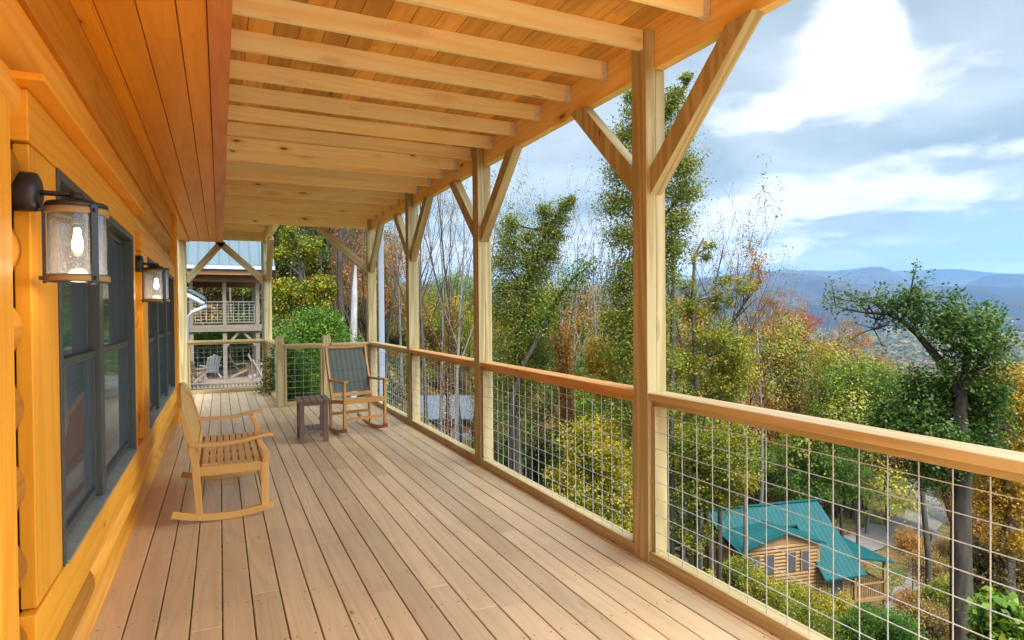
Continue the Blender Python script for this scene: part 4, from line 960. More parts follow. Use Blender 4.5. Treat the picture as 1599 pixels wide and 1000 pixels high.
for u_ in (1.55, 2.55, 4.1, 5.1): cwin(u_, 2.88, -14.75, .52, 1.15)
cwin(7.2, 3.03, -16.6, 1.0, 1.3)
cwin(-1.1, .27, -14.6, .6, 1.2, 'u'); cwin(.2, .27, -14.6, .6, 1.2, 'u'); cwin(-1.1, .27, -17.2, .8, 1.2, 'u')
for (u_, n_) in ((11.3, 2.7), (11.2, -1.6), (8.9, 2.8)): mb = MB(745); mb.box(u_ - .07, u_ + .07, n_ - .07, n_ + .07, -20.5, -14.9, 'z', CM); cpart(mb, 'porch_post', M_clog)
mb = MB(746); mb.box(8.3, 11.5, -1.9, 2.9, -17.4, -17.2, 'y', CM); cpart(mb, 'porch_floor', M_clog)
mb = MB(747); u_ = 8.5
mb.box(8.4, 11.4, 2.70, 2.80, -16.35, -16.27, 'x', CM); mb.box(11.25, 11.35, -1.8, 2.8, -16.35, -16.27, 'y', CM)
while u_ < 11.3: mb.box(u_, u_ + .05, 2.72, 2.77, -17.2, -16.351, 'z', CM); u_ += .17
n_ = -1.7
while n_ < 2.7: mb.box(11.27, 11.32, n_, n_ + .05, -17.2, -16.351, 'z', CM); n_ += .17
cpart(mb, 'porch_railing', M_clog)
mb = MB(748); mb.box(-.05, 8.5, -.12, .12, ZRI - .03, ZRI + .06, 'x', CM); cpart(mb, 'ridge_cap', M_green, .02)

# ------------------------------------------------------------------ red cabin between the second and third posts
M_red = wood('red_boards', (.20, .045, .035), (.13, .025, .02), ring=.2, knots=.0, rough=.7, varamt=.2)
M_gr2 = metal_roof('blue_grey_metal_roof', (.055, .068, .09), .4, .4)
rc = empty('red_cabin', (*atpx(705, 64), -12), 0, 'small dark red cabin with blue grey roof between the second and third posts', 'cabin')
def rcab(cx, cy, zb, w_, d_, h_, rh, rz, nm=''):
    Mx = Matrix.Translation((cx, cy, zb)) @ Matrix.Rotation(rz, 4, 'Z')
    mb = MB(1); mb.box(-w_ / 2, w_ / 2, -d_ / 2, d_ / 2, -3, h_, 'z', Mx); mb.prism([tuple(Mx @ Vector(q)) for q in ((-w_ / 2, -d_ / 2, h_), (-w_ / 2, d_ / 2, h_), (-w_ / 2, 0, h_ + rh - .1))], w_, Mx.to_3x3() @ Vector((1, 0, 0))); part(mb, 'wall', M_red, rc)
    mb = MB(2)
    for s_ in (-1, 1):
        pts = [(-w_ / 2 - .5, 0, h_ + rh), (w_ / 2 + .5, 0, h_ + rh), (w_ / 2 + .5, s_ * (d_ / 2 + .6), h_ - .2), (-w_ / 2 - .5, s_ * (d_ / 2 + .6), h_ - .2)]
        mb.poly([tuple(Mx @ Vector(q)) for q in pts], .5, [(q[1], q[0]) for q in pts]); mb.poly([tuple(Mx @ Vector((q[0], q[1], q[2] - .1))) for q in pts], .5, [(q[1], q[0]) for q in pts])
    part(mb, 'roof', M_gr2, rc)
    mb = MB(3)
    for k in range(int(w_ // 1.8)):
        x0 = -w_ / 2 + .9 + k * 1.8; mb.box(x0, x0 + .8, -d_ / 2 - .03, -d_ / 2 - .001, h_ - 1.7, h_ - .5, 'z', Mx)
    part(mb, 'window', M_shut, rc)
x_, y_ = atpx(692, 62); rcab(x_, y_, zpx(668, 692, 62) - .8, 6.0, 5.0, 2.4, 1.6, -.5)
x_, y_ = atpx(735, 56); rcab(x_, y_, zpx(700, 735, 56) - 2.0, 4.5, 4.0, 2.1, 1.2, -.9)

# ------------------------------------------------------------------ roads following the ground
M_road, b = newmat('gravel_road'); tco = b.n('ShaderNodeTexCoord').outputs['Object']; n1_ = b.noise(tco, 1.2, 6, .7); n2_ = b.noise(tco, 18, 4, .7)
cc = b.ramp(b.m('ADD', b.m('MULTIPLY', n1_, .6), b.m('MULTIPLY', n2_, .4)), [(.3, (.06, .053, .047)), (.5, (.095, .088, .082)), (.65, (.12, .112, .108)), (.75, (.17, .11, .06))])
p = b.n('ShaderNodeBsdfPrincipled', i_Roughness=.95); b.set(p.inputs['Base Color'], cc); finish(M_road, b, p.outputs[0])
ROADS = []
M_pale = plain('pale_road', (.16, .155, .15), rough=.9)
def road(pts, w0, up=.12, name='road', mat=None):
    """pts: list of (x, y)"""
    P_ = [Vector((a_, c_)) for a_, c_ in pts]; out = []
    for i in range(len(P_) - 1):
        p0, p1, p2, p3 = P_[max(i - 1, 0)], P_[i], P_[i + 1], P_[min(i + 2, len(P_) - 1)]
        for k in range(14):
            t = k / 14; out.append(.5 * ((2 * p1) + (p2 - p0) * t + (2 * p0 - 5 * p1 + 4 * p2 - p3) * t * t + (3 * p1 - p0 - 3 * p2 + p3) * t ** 3))
    out.append(P_[-1]); mb = MB(3); nw = 7
    if w0 < 10: ROADS.extend((q.x, q.y, w0) for q in out[::3])
    for i, q in enumerate(out):
        d = (out[min(i + 1, len(out) - 1)] - out[max(i - 1, 0)]).normalized(); nrm = Vector((-d.y, d.x))
        for k in range(nw):
            e = q + nrm * w0 * (k / (nw - 1) - .5) * (1 + .06 * math.sin(i * .9 + k)); mb.v.append((e.x, e.y, T(e.x, e.y) + up + .10 - .2 * abs(k / (nw - 1) - .5)))
    for i in range(len(out) - 1):
        for k in range(nw - 1): mb.face([i * nw + k, i * nw + k + 1, (i + 1) * nw + k + 1, (i + 1) * nw + k], [(0, 0)] * 4, .5, True)
    o = mb.build(name, mat or M_road, None); o['kind'] = 'structure'; return o
road([hit(1285, 880), hit(1335, 850), hit(1385, 832), hit(1440, 815), hit(1455, 790), hit(1428, 756), hit(1402, 732), hit(1380, 716)], 3.6)
road([hit(1440, 815), hit(1470, 850), hit(1440, 900), hit(1405, 960), hit(1370, 1040)], 1.7)
road([hit(1800, 640), hit(1599, 548), hit(1560, 533), hit(1535, 520), hit(1500, 512)], 26, 1.2, mat=M_pale)

# ------------------------------------------------------------------ vegetation
def bark(name, c1, c2, objv=.3):
    m, b = newmat(name); tco = b.n('ShaderNodeTexCoord').outputs['Object']
    n_ = b.noise(b.n('ShaderNodeMapping', i_0=tco, i_3=(9, 9, 1.4)).outputs[0], 1, 5, .7)
    c = b.ramp(n_, [(.3, c1), (.65, c2)]); c = b.vm('SCALE', c, sc=b.m('ADD', 1 - objv / 2, b.m('MULTIPLY', b.n('ShaderNodeObjectInfo').outputs['Random'], objv)))
    p = b.n('ShaderNodeBsdfPrincipled', i_Roughness=.9); b.set(p.inputs['Base Color'], c); p.inputs['Specular IOR Level'].default_value = .15
    return finish(m, b, p.outputs[0])
M_bkd = bark('dark_bark', (.018, .015, .012), (.06, .05, .04)); M_bkg = bark('grey_bark', (.05, .046, .045), (.14, .13, .125)); M_bkw = bark('pale_bark', (.13, .13, .135), (.30, .29, .30))
L_green = leafmat('green_leaves', [(0, (.014, .038, .004)), (.3, (.034, .080, .007)), (.6, (.07, .13, .010)), (.85, (.15, .18, .014)), (1, (.28, .21, .02))])
L_oak = leafmat('oak_leaves', [(0, (.020, .045, .008)), (.35, (.040, .080, .012)), (.7, (.070, .115, .016)), (.9, (.13, .14, .02)), (1, (.26, .15, .02))])
L_olive = leafmat('ivy_leaves', [(0, (.035, .050, .006)), (.4, (.095, .12, .014)), (.7, (.17, .18, .022)), (.9, (.27, .22, .03)), (1, (.36, .22, .03))], trans=.45)
L_ygreen = leafmat('yellow_green_leaves', [(0, (.03, .055, .005)), (.3, (.075, .105, .008)), (.55, (.15, .155, .010)), (.8, (.26, .19, .012)), (1, (.30, .14, .014))])
L_yellow = leafmat('golden_leaves', [(0, (.10, .065, .006)), (.35, (.21, .14, .010)), (.65, (.32, .19, .012)), (.85, (.30, .13, .012)), (1, (.17, .15, .02))])
L_orange = leafmat('rust_leaves', [(0, (.08, .032, .007)), (.4, (.18, .075, .011)), (.7, (.27, .12, .015)), (1, (.24, .17, .02))])
L_red = leafmat('red_leaves', [(0, (.09, .012, .012)), (.5, (.22, .025, .025)), (.8, (.28, .06, .035)), (1, (.22, .10, .03))])
L_bright = leafmat('bright_green_leaves', [(0, (.018, .048, .006)), (.4, (.048, .11, .010)), (.75, (.10, .17, .014)), (1, (.24, .22, .02))])
L_dull = leafmat('dull_brown_leaves', [(0, (.04, .03, .012)), (.4, (.10, .075, .02)), (.7, (.19, .12, .03)), (1, (.28, .13, .03))])

def leaves_mesh(name, mat, C, size, seed, lv=None, flat=.35):
    r = np.random.RandomState(seed); n = len(C); C = np.asarray(C, float)
    nrm = r.normal(size=(n, 3)); nrm[:, 2] = np.abs(nrm[:, 2]) + flat; nrm /= np.linalg.norm(nrm, axis=1)[:, None]
    t = np.cross(nrm, r.normal(size=(n, 3))); t /= np.linalg.norm(t, axis=1)[:, None]; bt = np.cross(nrm, t)
    s = (size * r.uniform(.55, 1.25, n))[:, None]
    V = np.stack([C - t * s * .5, C + bt * s * .33 - t * s * .05, C + t * s * .5, C - bt * s * .33 - t * s * .05], 1).reshape(-1, 3)
    V[3::4] += 0; me = bpy.data.meshes.new(name); me.vertices.add(4 * n); me.vertices.foreach_set('co', V.ravel().astype('f'))
    me.loops.add(4 * n); me.loops.foreach_set('vertex_index', np.arange(4 * n, dtype='i')); me.polygons.add(n)
    me.polygons.foreach_set('loop_start', np.arange(0, 4 * n, 4, dtype='i')); me.polygons.foreach_set('loop_total', np.full(n, 4, 'i')); me.update(calc_edges=True)
    if lv is None: lv = r.uniform(0, 1, n)
    at = me.attributes.new('lv', 'FLOAT', 'FACE'); at.data.foreach_set('value', np.clip(lv, 0, 1).astype('f')); me.materials.append(mat); return me
def mesh_obj(name, me, parent=None, loc=None):
    o = bpy.data.objects.new(name, me); COL.objects.link(o); o.parent = parent
    if loc: o.location = loc
    return o
def grow(rng, pts_out, tips, p, d, L, r, lvl, maxl, nb=5, spread=.75, up=.25, wig=.18, first=.25):
    n = max(3, int(5 - lvl)) + (4 if lvl == 0 else 0); pts = [p.copy()]; rad = [r]; q = p.copy(); dd = d.copy()
    for i in range(n):
        dd = (dd + Vector((rng.gauss(0, wig), rng.gauss(0, wig), rng.gauss(0, wig * .5) + up * (.25 if lvl else .05)))).normalized()
        q = q + dd * L / n; pts.append(q.copy()); rad.append(max(.004, r * (1 - (i + 1) / n * (.82 if lvl else .88))))
    pts_out.append((pts, rad, lvl))
    if lvl >= maxl: tips.extend(pts[1:]); return
    if lvl >= maxl - 1: tips.append(pts[-1])
    k = max(2, nb - lvl)
    for j in range(k + (4 if lvl == 0 else 0)):
        t = first + (1 - first) * (j + rng.random() * .8) / (k + (4 if lvl == 0 else 0)) if lvl == 0 else .3 + .7 * (j + rng.random()) / k
        t = min(t, .98); i = min(int(t * n), n - 1); f = t * n - i; o = pts[i].lerp(pts[i + 1], f); ra = (rad[i] * (1 - f) + rad[i + 1] * f)
        a = rng.uniform(0, 6.283); ax = (pts[i + 1] - pts[i]).normalized(); s_ = Vector((math.cos(a), math.sin(a), 0)); s_ = (s_ - ax * s_.dot(ax)).normalized()
        nd_ = (ax * (1 - spread * .6) + s_ * spread + Vector((0, 0, up))).normalized()
        l2 = L * (.46 if lvl == 0 else .55) * (1.15 - t * .75 if lvl == 0 else 1) * rng.uniform(.7, 1.2)
        grow(rng, pts_out, tips, o, nd_, l2, max(.006, ra * .55), lvl + 1, maxl, nb, spread, up, wig * 1.3, first)
def trunk_mesh(name, lines, mat, maxlvl=9):
    mb = MB(1)
    for pts, rad, lvl in lines:
        if lvl <= maxlvl: mb.tube(pts, rad, 7 if lvl == 0 else (5 if lvl == 1 else 3), cap=False)
    o = mb.build(name, mat, None, fix=False); me = o.data; bpy.data.objects.remove(o); return me
def cloud_pts(rng, tips, per, sig, squash=.8):
    T_ = np.array([tuple(t) for t in tips]); idx = np.repeat(np.arange(len(T_)), per)
    P_ = T_[idx] + rng.normal(size=(len(idx), 3)) * np.array([sig, sig, sig * squash])
    cl = rng.uniform(0, 1, len(T_))[idx]; return P_, cl
class Proto: pass
def make_proto(seed, H=14, r=.16, first=.3, spread=.8, up=.25, nb=5, per=14, sig=.45, size=.22, leaf=L_green, bk=M_bkd, wig=.10, lean=(0, 0), levels=2, ivy=None, nleaf=None, lvb=0):
    rng = random.Random(seed); nr = np.random.RandomState(seed); lines = []; tips = []
    grow(rng, lines, tips, Vector((0, 0, -1.0)), Vector((lean[0], lean[1], 1)).normalized(), H + 1.0, r, 0, levels, nb, spread, up, wig, first)
    pr = Proto(); pr.trunk = trunk_mesh('trunk', lines, bk); C = []; LV = []
    if per > 0:
        P_, cl = cloud_pts(nr, tips, per, sig); C.append(P_); LV.append(cl * .72 + nr.uniform(0, .28, len(P_)))
    if ivy:                                     # leaves clothing the stem and main limbs
        z0, z1, R0, cnt = ivy
        segs = [(a_, c_, l_) for pts, rad, l_ in lines if l_ <= 1 for a_, c_ in zip(pts, pts[1:])]
        wts = np.array([(c_ - a_).length * (1 if l_ == 0 else .5) * (1 if z0 < (a_.z + c_.z) / 2 < z1 else 0) for a_, c_, l_ in segs]); wts = wts / wts.sum()
        ii = nr.choice(len(segs), cnt, p=wts); A_ = np.array([tuple(segs[i][0]) for i in ii]); B_ = np.array([tuple(segs[i][1]) for i in ii]); lv_ = np.array([segs[i][2] for i in ii])
        t = nr.uniform(0, 1, cnt)[:, None]; base = A_ * (1 - t) + B_ * t
        a = nr.uniform(0, 6.283, cnt); cl = .5 + .5 * np.sin(a * 2 + base[:, 2] * 1.9 + seed) * np.sin(base[:, 2] * 2.7 + a * 3)
        rad = R0 * (.35 + .65 * cl) * np.where(lv_ == 0, 1, .6) * np.sqrt(nr.uniform(.15, 1, cnt))
        base += np.stack([np.cos(a) * rad, np.sin(a) * rad, nr.normal(0, .2, cnt)], 1); C.append(base); LV.append(cl * .5 + nr.uniform(0, .5, cnt))
    pr.crown = None
    if C: C = np.concatenate(C); LV = np.concatenate(LV) + lvb; pr.crown = leaves_mesh('crown', leaf, C, size, seed, LV)
    pr.H = H; return pr
def plant(pr, name, x, y, s=1.0, rz=0, label=None, cat='tree', group=None, z=None, sz=None):
    root = empty(name, (x, y, T(x, y) if z is None else z), rz, label, cat, group); root.scale = (s, s, sz or s)
    mesh_obj('trunk', pr.trunk, root)
    if pr.crown: mesh_obj('crown', pr.crown, root)
    return root
R_ = random.Random(77)
def place(pr, px, D, top=None, label=None, group=None, name='tree', rz=None, cat='tree', wide=1.0):
    """stand a tree in direction px at distance D, scaled so its top reaches image height 'top'"""
    x, y = atpx(px, D); zb = T(x, y)
    s = ((zpx(top, px, D) - zb) / pr.H) if top is not None else R_.uniform(.85, 1.15)
    return plant(pr, name, x, y, s * wide, R_.uniform(0, 6.28) if rz is None else rz, label, cat, group, sz=s)

# individually recognisable trees
# dark leaning limb crossing it
lb = MB(5); D = 21.5
ptsL = [atpx(800, D) + (zpx(618, 800, D),), atpx(822, D) + (zpx(560, 822, D),), atpx(850, D) + (zpx(515, 850, D),), atpx(868, D) + (zpx(470, 868, D),), atpx(893, D) + (zpx(438, 893, D),), atpx(925, D) + (zpx(412, 925, D),)]
ptsL = [atpx(785, D) + (T(*atpx(785, D)) - .5,)] + ptsL
leanr = empty('leaning_tree', atpx(785, D) + (T(*atpx(785, D)),), 0, 'dark slender tree leaning to the right across the gap between the two nearest posts', 'tree')
lb.tube(ptsL, [.11, .095, .085, .075, .06, .045, .02], 7); part(lb, 'trunk', M_bkd, leanr)
nr = np.random.RandomState(4); C = []
for a_, c_ in zip(ptsL[3:], ptsL[4:]):
    t = nr.uniform(0, 1, 1300)[:, None]; q = np.array(a_) * (1 - t) + np.array(c_) * t + nr.normal(size=(1300, 3)) * .30; C.append(q)
cm = mesh_obj('crown', leaves_mesh('crown', L_green, np.concatenate(C), .085, 4)); local(cm, leanr)
# the big oak on the right: trunk, long bare limb to the left, leaf masses along the limbs
D = 17.0
def W_(px, py, dd=0): x, y = atpx(px, D + dd); return Vector((x, y, zpx(py, px, D + dd)))
oak = empty('oak_tree', tuple(W_(1500, 1100)), 0, 'large green oak with black trunk and a long limb reaching left over the view', 'tree')
lines = []
x, y = atpx(1500, D); zb = T(x, y)
lines.append(([Vector((x, y, zb - .5)), W_(1502, 1000), W_(1500, 850), W_(1503, 720), W_(1499, 640), W_(1508, 575), W_(1515, 530), W_(1508, 490), W_(1500, 462)], [.28, .24, .21, .175, .14, .085, .06, .035, .015], 0))
lines.append(([W_(1499, 620), W_(1478, 576), W_(1455, 548), W_(1433, 522), W_(1408, 500), W_(1385, 490), W_(1355, 489), W_(1325, 484), W_(1305, 478)], [.10, .095, .085, .072, .056, .042, .03, .02, .01], 1))
lines.append(([W_(1385, 490), W_(1365, 474), W_(1345, 468), W_(1322, 470)], [.04, .03, .02, .01], 2)); lines.append(([W_(1380, 491), W_(1368, 500), W_(1364, 514)], [.03, .02, .01], 2))
lines.append(([W_(1436, 525), W_(1425, 495), W_(1418, 470), W_(1422, 458)], [.05, .035, .022, .01], 2)); lines.append(([W_(1500, 690), W_(1465, 668), W_(1430, 655), W_(1400, 650)], [.11, .08, .05, .02], 1))
lines.append(([W_(1503, 760), W_(1478, 735), W_(1455, 720), W_(1435, 722)], [.10, .07, .04, .02], 1)); lines.append(([W_(1508, 600), W_(1535, 560), W_(1550, 530)], [.08, .05, .02], 1)); lines.append(([W_(1503, 720), W_(1530, 690), W_(1560, 670)], [.09, .06, .02], 1))
rg = random.Random(4)
tipsO = []
for bl in list(lines):
    pts, rad, l_ = bl
    if l_ == 0: continue
    for k in range(14):
        i = rg.randrange(1, len(pts)); o_ = pts[i]; dv = Vector((rg.gauss(0, 1), rg.gauss(0, 1), rg.gauss(.3, .6))).normalized(); e = o_ + dv * rg.uniform(.25, .7); lines.append(([o_, (o_ + e) / 2 + Vector((0, 0, .04)), e], [.018, .012, .005], 3)); tipsO.append(e)
me = trunk_mesh('trunk', lines, M_bkd); tm = mesh_obj('trunk', me); local(tm, oak)
# leaf masses: (px, py, radius m, count, depth offset)
blobs = [(1500, 490, .62, 1100, 0), (1532, 505, .5, 750, .5), (1478, 508, .45, 650, -.3), (1442, 494, .42, 480, .2), (1540, 590, .5, 700, 0), (1535, 622, .5, 700, .4), (1462, 612, .42, 450, 0), (1488, 575, .28, 220, -.3), (1445, 640, .5, 500, .5), (1412, 472, .34, 330, 0), (1440, 467, .33, 330, 0), (1508, 535, .55, 750, -.3), (1548, 535, .40, 420, .2), (1482, 547, .3, 200, .2), (1550, 562, .38, 380, 0),
         (1385, 472, .22, 90, 0), (1355, 475, .20, 60, 0), (1325, 480, .18, 40, 0), (1300, 480, .12, 16, 0), (1365, 464, .14, 30, 0), (1420, 505, .2, 60, 0),
         (1425, 650, .85, 2400, 0), (1465, 640, .75, 2000, .4), (1395, 655, .6, 1100, .3), (1460, 690, .8, 2200, -.3), (1500, 675, .8, 1800, .6), (1430, 600, .45, 500, .2), (1540, 640, .6, 800, .5), (1450, 735, .55, 900, 0), (1535, 700, .5, 700, 0), (1500, 610, .4, 500, .4), (1475, 600, .4, 400, .3)]
nr = np.random.RandomState(9); C = []; LV = []
for (px, py, rr, cnt, dd) in blobs:
    c0 = np.array(tuple(W_(px, py, dd))); sub_ = nr.normal(size=(max(4, cnt // 42), 3)); sub_ /= np.maximum(.8, np.linalg.norm(sub_, axis=1))[:, None]
    cnt = int(cnt * 1.5); rr *= .86; cc_ = c0 + sub_ * rr * np.array([1.1, 1.1, .75]) * nr.uniform(.4, 1.15, (len(sub_), 1)); ii = nr.randint(0, len(cc_), cnt); C.append(cc_[ii] + nr.normal(size=(cnt, 3)) * .13); LV.append(nr.uniform(0, .6, len(cc_))[ii] + nr.uniform(0, .35, cnt))
for e in tipsO: C.append(np.array(tuple(e)) + nr.normal(size=(20, 3)) * .09); LV.append(nr.uniform(.2, 1, 20))
cm = mesh_obj('crown', leaves_mesh('crown', L_oak, np.concatenate(C), .085, 9, np.concatenate(LV))); local(cm, oak)

def blob_tree(name, trunkpts, trad, blobs, leaf, bk, size, label, D, seed, per=50, csig=.14, squash=.7, cat='tree', dens=3.4):
    blobs = [(a_, b_, c_, int(d_ * dens), e_) for a_, b_, c_, d_, e_ in blobs]; size = size * .56
    """tree given by a stem and several leaf masses at real positions around distance D"""
    W2 = lambda px, py, dd=0: Vector((*atpx(px, D + dd), zpx(py, px, D + dd)))
    base = W2(*trunkpts[0]); base.z = T(base.x, base.y); root = empty(name, tuple(base), 0, label, cat)
    rg = random.Random(seed); nr = np.random.RandomState(seed); tp = [W2(*q) for q in trunkpts]; tp = [Vector((base.x, base.y, base.z - .4))] + tp[1:]
    ls = [(tp, list(np.linspace(trad, trad * .2, len(tp))), 0)]; C = []; LV = []
    for (px, py, rr, cnt, dd) in blobs:
        c = W2(px, py, dd); k = min(range(len(tp)), key=lambda i: (tp[i] - c).length + max(0, tp[i].z - c.z) * 2); o_ = tp[k]; mid = (o_ + c) / 2 + Vector((rg.gauss(0, .1), rg.gauss(0, .1), -.1)) * (c - o_).length * .3; ls.append(([o_, mid, c], [trad * .35, trad * .22, trad * .08], 1))
        ns = max(4, cnt // per); sb = nr.normal(size=(ns, 3)); sb /= np.maximum(.9, np.linalg.norm(sb, axis=1))[:, None]; sb *= nr.uniform(.35, 1.25, (ns, 1)); cc_ = np.array(tuple(c)) + sb * rr * np.array([1, 1, squash])
        for q in cc_[:5]: ls.append(([c, Vector(q)], [trad * .08, .006], 2))
        ii = nr.randint(0, ns, cnt); C.append(cc_[ii] + nr.normal(size=(cnt, 3)) * csig * (rr ** .5)); LV.append(nr.uniform(0, .68, ns)[ii] + nr.uniform(0, .32, cnt))
    tm = mesh_obj('trunk', trunk_mesh('trunk', ls, bk)); local(tm, root); cm = mesh_obj('crown', leaves_mesh('crown', leaf, np.concatenate(C), size, seed, np.concatenate(LV))); local(cm, root); return root
tallb = [(975,215,.62),(1000,180,.6),(1045,170,.55),(1060,215,.65),(1070,260,.65),(1074,300,.6),(1062,345,.65),(1050,390,.65),(968,270,.7),(960,320,.65),(972,370,.7),(982,420,.75),(1010,300,.8),(1015,240,.8),(1020,360,.85),(1040,430,.65),(962,450,.6),(958,500,.7),(962,550,.75),(990,480,.85),(1020,480,.85),(1000,540,.9),(1030,560,.7),(968,600,.75),(1062,150,.3),(1080,122,.14),(1000,640,.95),(960,650,.8),(1025,620,.8),(985,150,.25)]
tr_ = blob_tree('ivy_tree', [(1018, 900), (1016, 640), (1013, 540), (1014, 450), (1012, 360), (1011, 280), (1022, 220), (1048, 170), (1066, 145), (1084, 114)], .24, [(1012 + (a_ - 1012) * .9, b_, c_ * .84, int(720 * c_ / .7), 0) for a_, b_, c_ in tallb], L_olive, M_bkd, .15, 'tall ivy-covered tree rising beside the nearest post, the highest in view', 21, 71, per=14, csig=.23, dens=3.4)
ivb = [(800,350,.30),(795,378,.42),(790,410,.48),(786,450,.5),(786,490,.52),(828,372,.28),(825,405,.45),(820,440,.5),(851,330,.26),(857,358,.32),(850,388,.4),(846,425,.42),(884,322,.22),(876,342,.28),(868,368,.3),(858,400,.3),(835,470,.6),(815,500,.7),(800,540,.8),(835,540,.6),(790,580,.7),(825,590,.7),(850,500,.35),(800,620,.7),(846,560,.4),(893,312,.1)]
blob_tree('ivy_tree', [(806, 760), (806, 640), (808, 560), (812, 500), (822, 450), (838, 405), (855, 360), (886, 314)], .2, [(a_, b_, c_, int(900 * c_ / .6), 0) for a_, b_, c_ in ivb], L_olive, M_bkd, .14, 'ivy-clad tree with many upright limbs between the two nearest posts', 23, 72, per=11, csig=.27, dens=3.0)
# yellow-green tree just right of the nearest post
blob_tree('yellow_green_tree', [(1088, 700), (1090, 640), (1086, 560), (1082, 470), (1085, 400), (1100, 372)], .17,
          [(1080, 640, 1.0, 1500, 0), (1120, 600, 1.1, 1700, .5), (1150, 580, 1.0, 1300, 1), (1065, 570, .8, 900, -.4), (1110, 530, 1.1, 1300, 0), (1148, 545, .8, 800, .5), (1085, 485, .8, 600, 0), (1120, 470, .7, 450, .4), (1150, 450, .5, 160, 0), (1065, 450, .6, 260, 0), (1095, 400, .5, 160, 0), (1110, 385, .4, 90, 0), (1130, 440, .5, 140, 0)],
          L_ygreen, M_bkg, .17, 'yellow-green tree with sparse top just right of the nearest post', 26, 31)
blob_tree('golden_tree', [(1090, 1000), (1088, 880), (1086, 760), (1100, 650)], .2,
          [(1080, 700, 1.0, 1800, 0), (1120, 690, 1.1, 2000, .5), (1140, 730, 1.0, 1600, 0), (1085, 760, 1.1, 1900, .3), (1120, 770, .8, 1000, .2), (1075, 830, .8, 1000, .2), (1150, 690, .8, 800, 1)],
          L_ygreen, M_bkd, .16, 'golden green tree through the wire left above the teal-roofed cabin', 24, 32)
blob_tree('golden_tree', [(1575, 1000), (1578, 800), (1572, 700), (1570, 600)], .16,
          [(1566, 592, .55, 500, 0), (1556, 610, .6, 600, .5), (1590, 620, 1.0, 1400, 0), (1570, 660, 1.0, 1400, 0), (1605, 690, 1.1, 1400, .3), (1560, 720, .8, 800, .6), (1590, 770, 1.0, 1100, 0), (1550, 780, .6, 500, 0), (1600, 840, .8, 700, 0)],
          L_yellow, M_bkg, .15, 'golden yellow tree at the right edge of the picture beyond the oak', 21, 33)
blob_tree('dark_green_tree', [(1340, 760), (1338, 690), (1330, 640), (1325, 590)], .18,
          [(1310, 600, 2.10, 1724, 0), (1350, 590, 2.25, 1954, .8), (1385, 600, 1.80, 1494, 0), (1330, 640, 2.25, 1954, 0), (1375, 640, 1.95, 1609, 0), (1290, 640, 1.80, 1035, 0), (1340, 680, 1.95, 1380, 0)],
          L_green, M_bkg, .22, 'mid green tree left of the oak with a pale trunk just above the rail', 55, 34)
blob_tree('green_tree', [(1262, 860), (1260, 790), (1262, 740)], .2,
          [(1205, 725, 1.6, 2200, 0), (1250, 705, 1.8, 2600, .8), (1300, 715, 1.7, 2300, 0), (1230, 755, 1.6, 2200, -.5), (1285, 755, 1.6, 2000, 0), (1325, 735, 1.3, 1300, .6), (1265, 690, 1.3, 1200, 1.5), (1335, 770, 1.0, 800, 1)],
          L_green, M_bkd, .22, 'broad green tree behind the teal-roofed cabin, seen through the wire', 53, 35)
blob_tree('red_shrub', [(1385, 735), (1383, 715), (1382, 705)], .1, [(1378, 712, .9, 700, 0), (1395, 722, .7, 500, .4), (1365, 725, .6, 300, 0)], L_red, M_bkd, .2, 'crimson shrub at the top of the gravel road', 72, 36, cat='shrub')
blob_tree('autumn_tree', [(1212, 660), (1210, 590), (1208, 540), (1215, 490)], .2,
          [(1205, 480, 2.25, 1000, 0), (1230, 485, 2.10, 800, 1), (1185, 510, 1.80, 600, 0), (1240, 520, 1.95, 700, 0), (1215, 540, 1.80, 500, 1), (1190, 560, 1.50, 400, 0)], L_orange, M_bkg, .22, 'rust-coloured tree below the mountain skyline, left of the red one', 66, 37)
blob_tree('red_maple', [(1262, 640), (1262, 580), (1258, 530), (1260, 505)], .16,
          [(1262, 505, 1.35, 520, 0), (1250, 520, 1.20, 350, .5), (1275, 590, 1.20, 300, 0), (1250, 495, 0.75, 200, 0), (1228, 565, 0.90, 200, 0)], L_red, M_bkg, .2, 'bright red tree on the slope below the mountains', 70, 38)
blob_tree('orange_tree', [(1335, 620), (1334, 570), (1335, 520)], .16, [(1330, 520, 1.45, 500, 0), (1345, 535, 1.45, 500, .5), (1322, 550, 1.30, 400, 0), (1300, 545, 1.16, 300, 1)], L_orange, M_bkg, .22, 'orange-brown tree under the tip of the long oak limb', 74, 39)
blob_tree('golden_tree', [(935, 900), (934, 800), (930, 740), (925, 680)], .18,
          [(915, 700, .9, 1500, 0), (945, 720, 1.0, 1800, .3), (900, 750, .9, 1500, 0), (950, 770, 1.0, 1700, 0), (925, 680, .7, 900, .3), (925, 800, 1.0, 1500, 0), (965, 820, .9, 1200, 0), (890, 790, .8, 1000, 0)],
          L_ygreen, M_bkd, .15, 'yellow-green bushy tree through the wire left of the nearest post', 20, 40)
p_col = make_proto(15, H=12, r=.10, first=.5, spread=.4, up=.5, nb=3, per=6, sig=.2, size=.10, leaf=L_orange, ivy=(1, 10.5, .55, 9000), wig=.05)
place(p_col, 900, 26, 455, 'narrow tree wrapped in orange ivy between the two nearest posts', name='orange_tree')
blob_tree('yellow_tree', [(940, 800), (942, 660), (940, 580), (938, 530)], .10, [(938, 545, .55, 700, 0), (930, 570, .5, 600, 0), (950, 580, .6, 600, 0), (935, 610, .5, 500, 0), (960, 610, .6, 600, .2)], L_yellow, M_bkd, .14, 'small clear yellow tree just left of the nearest post', 25, 42)
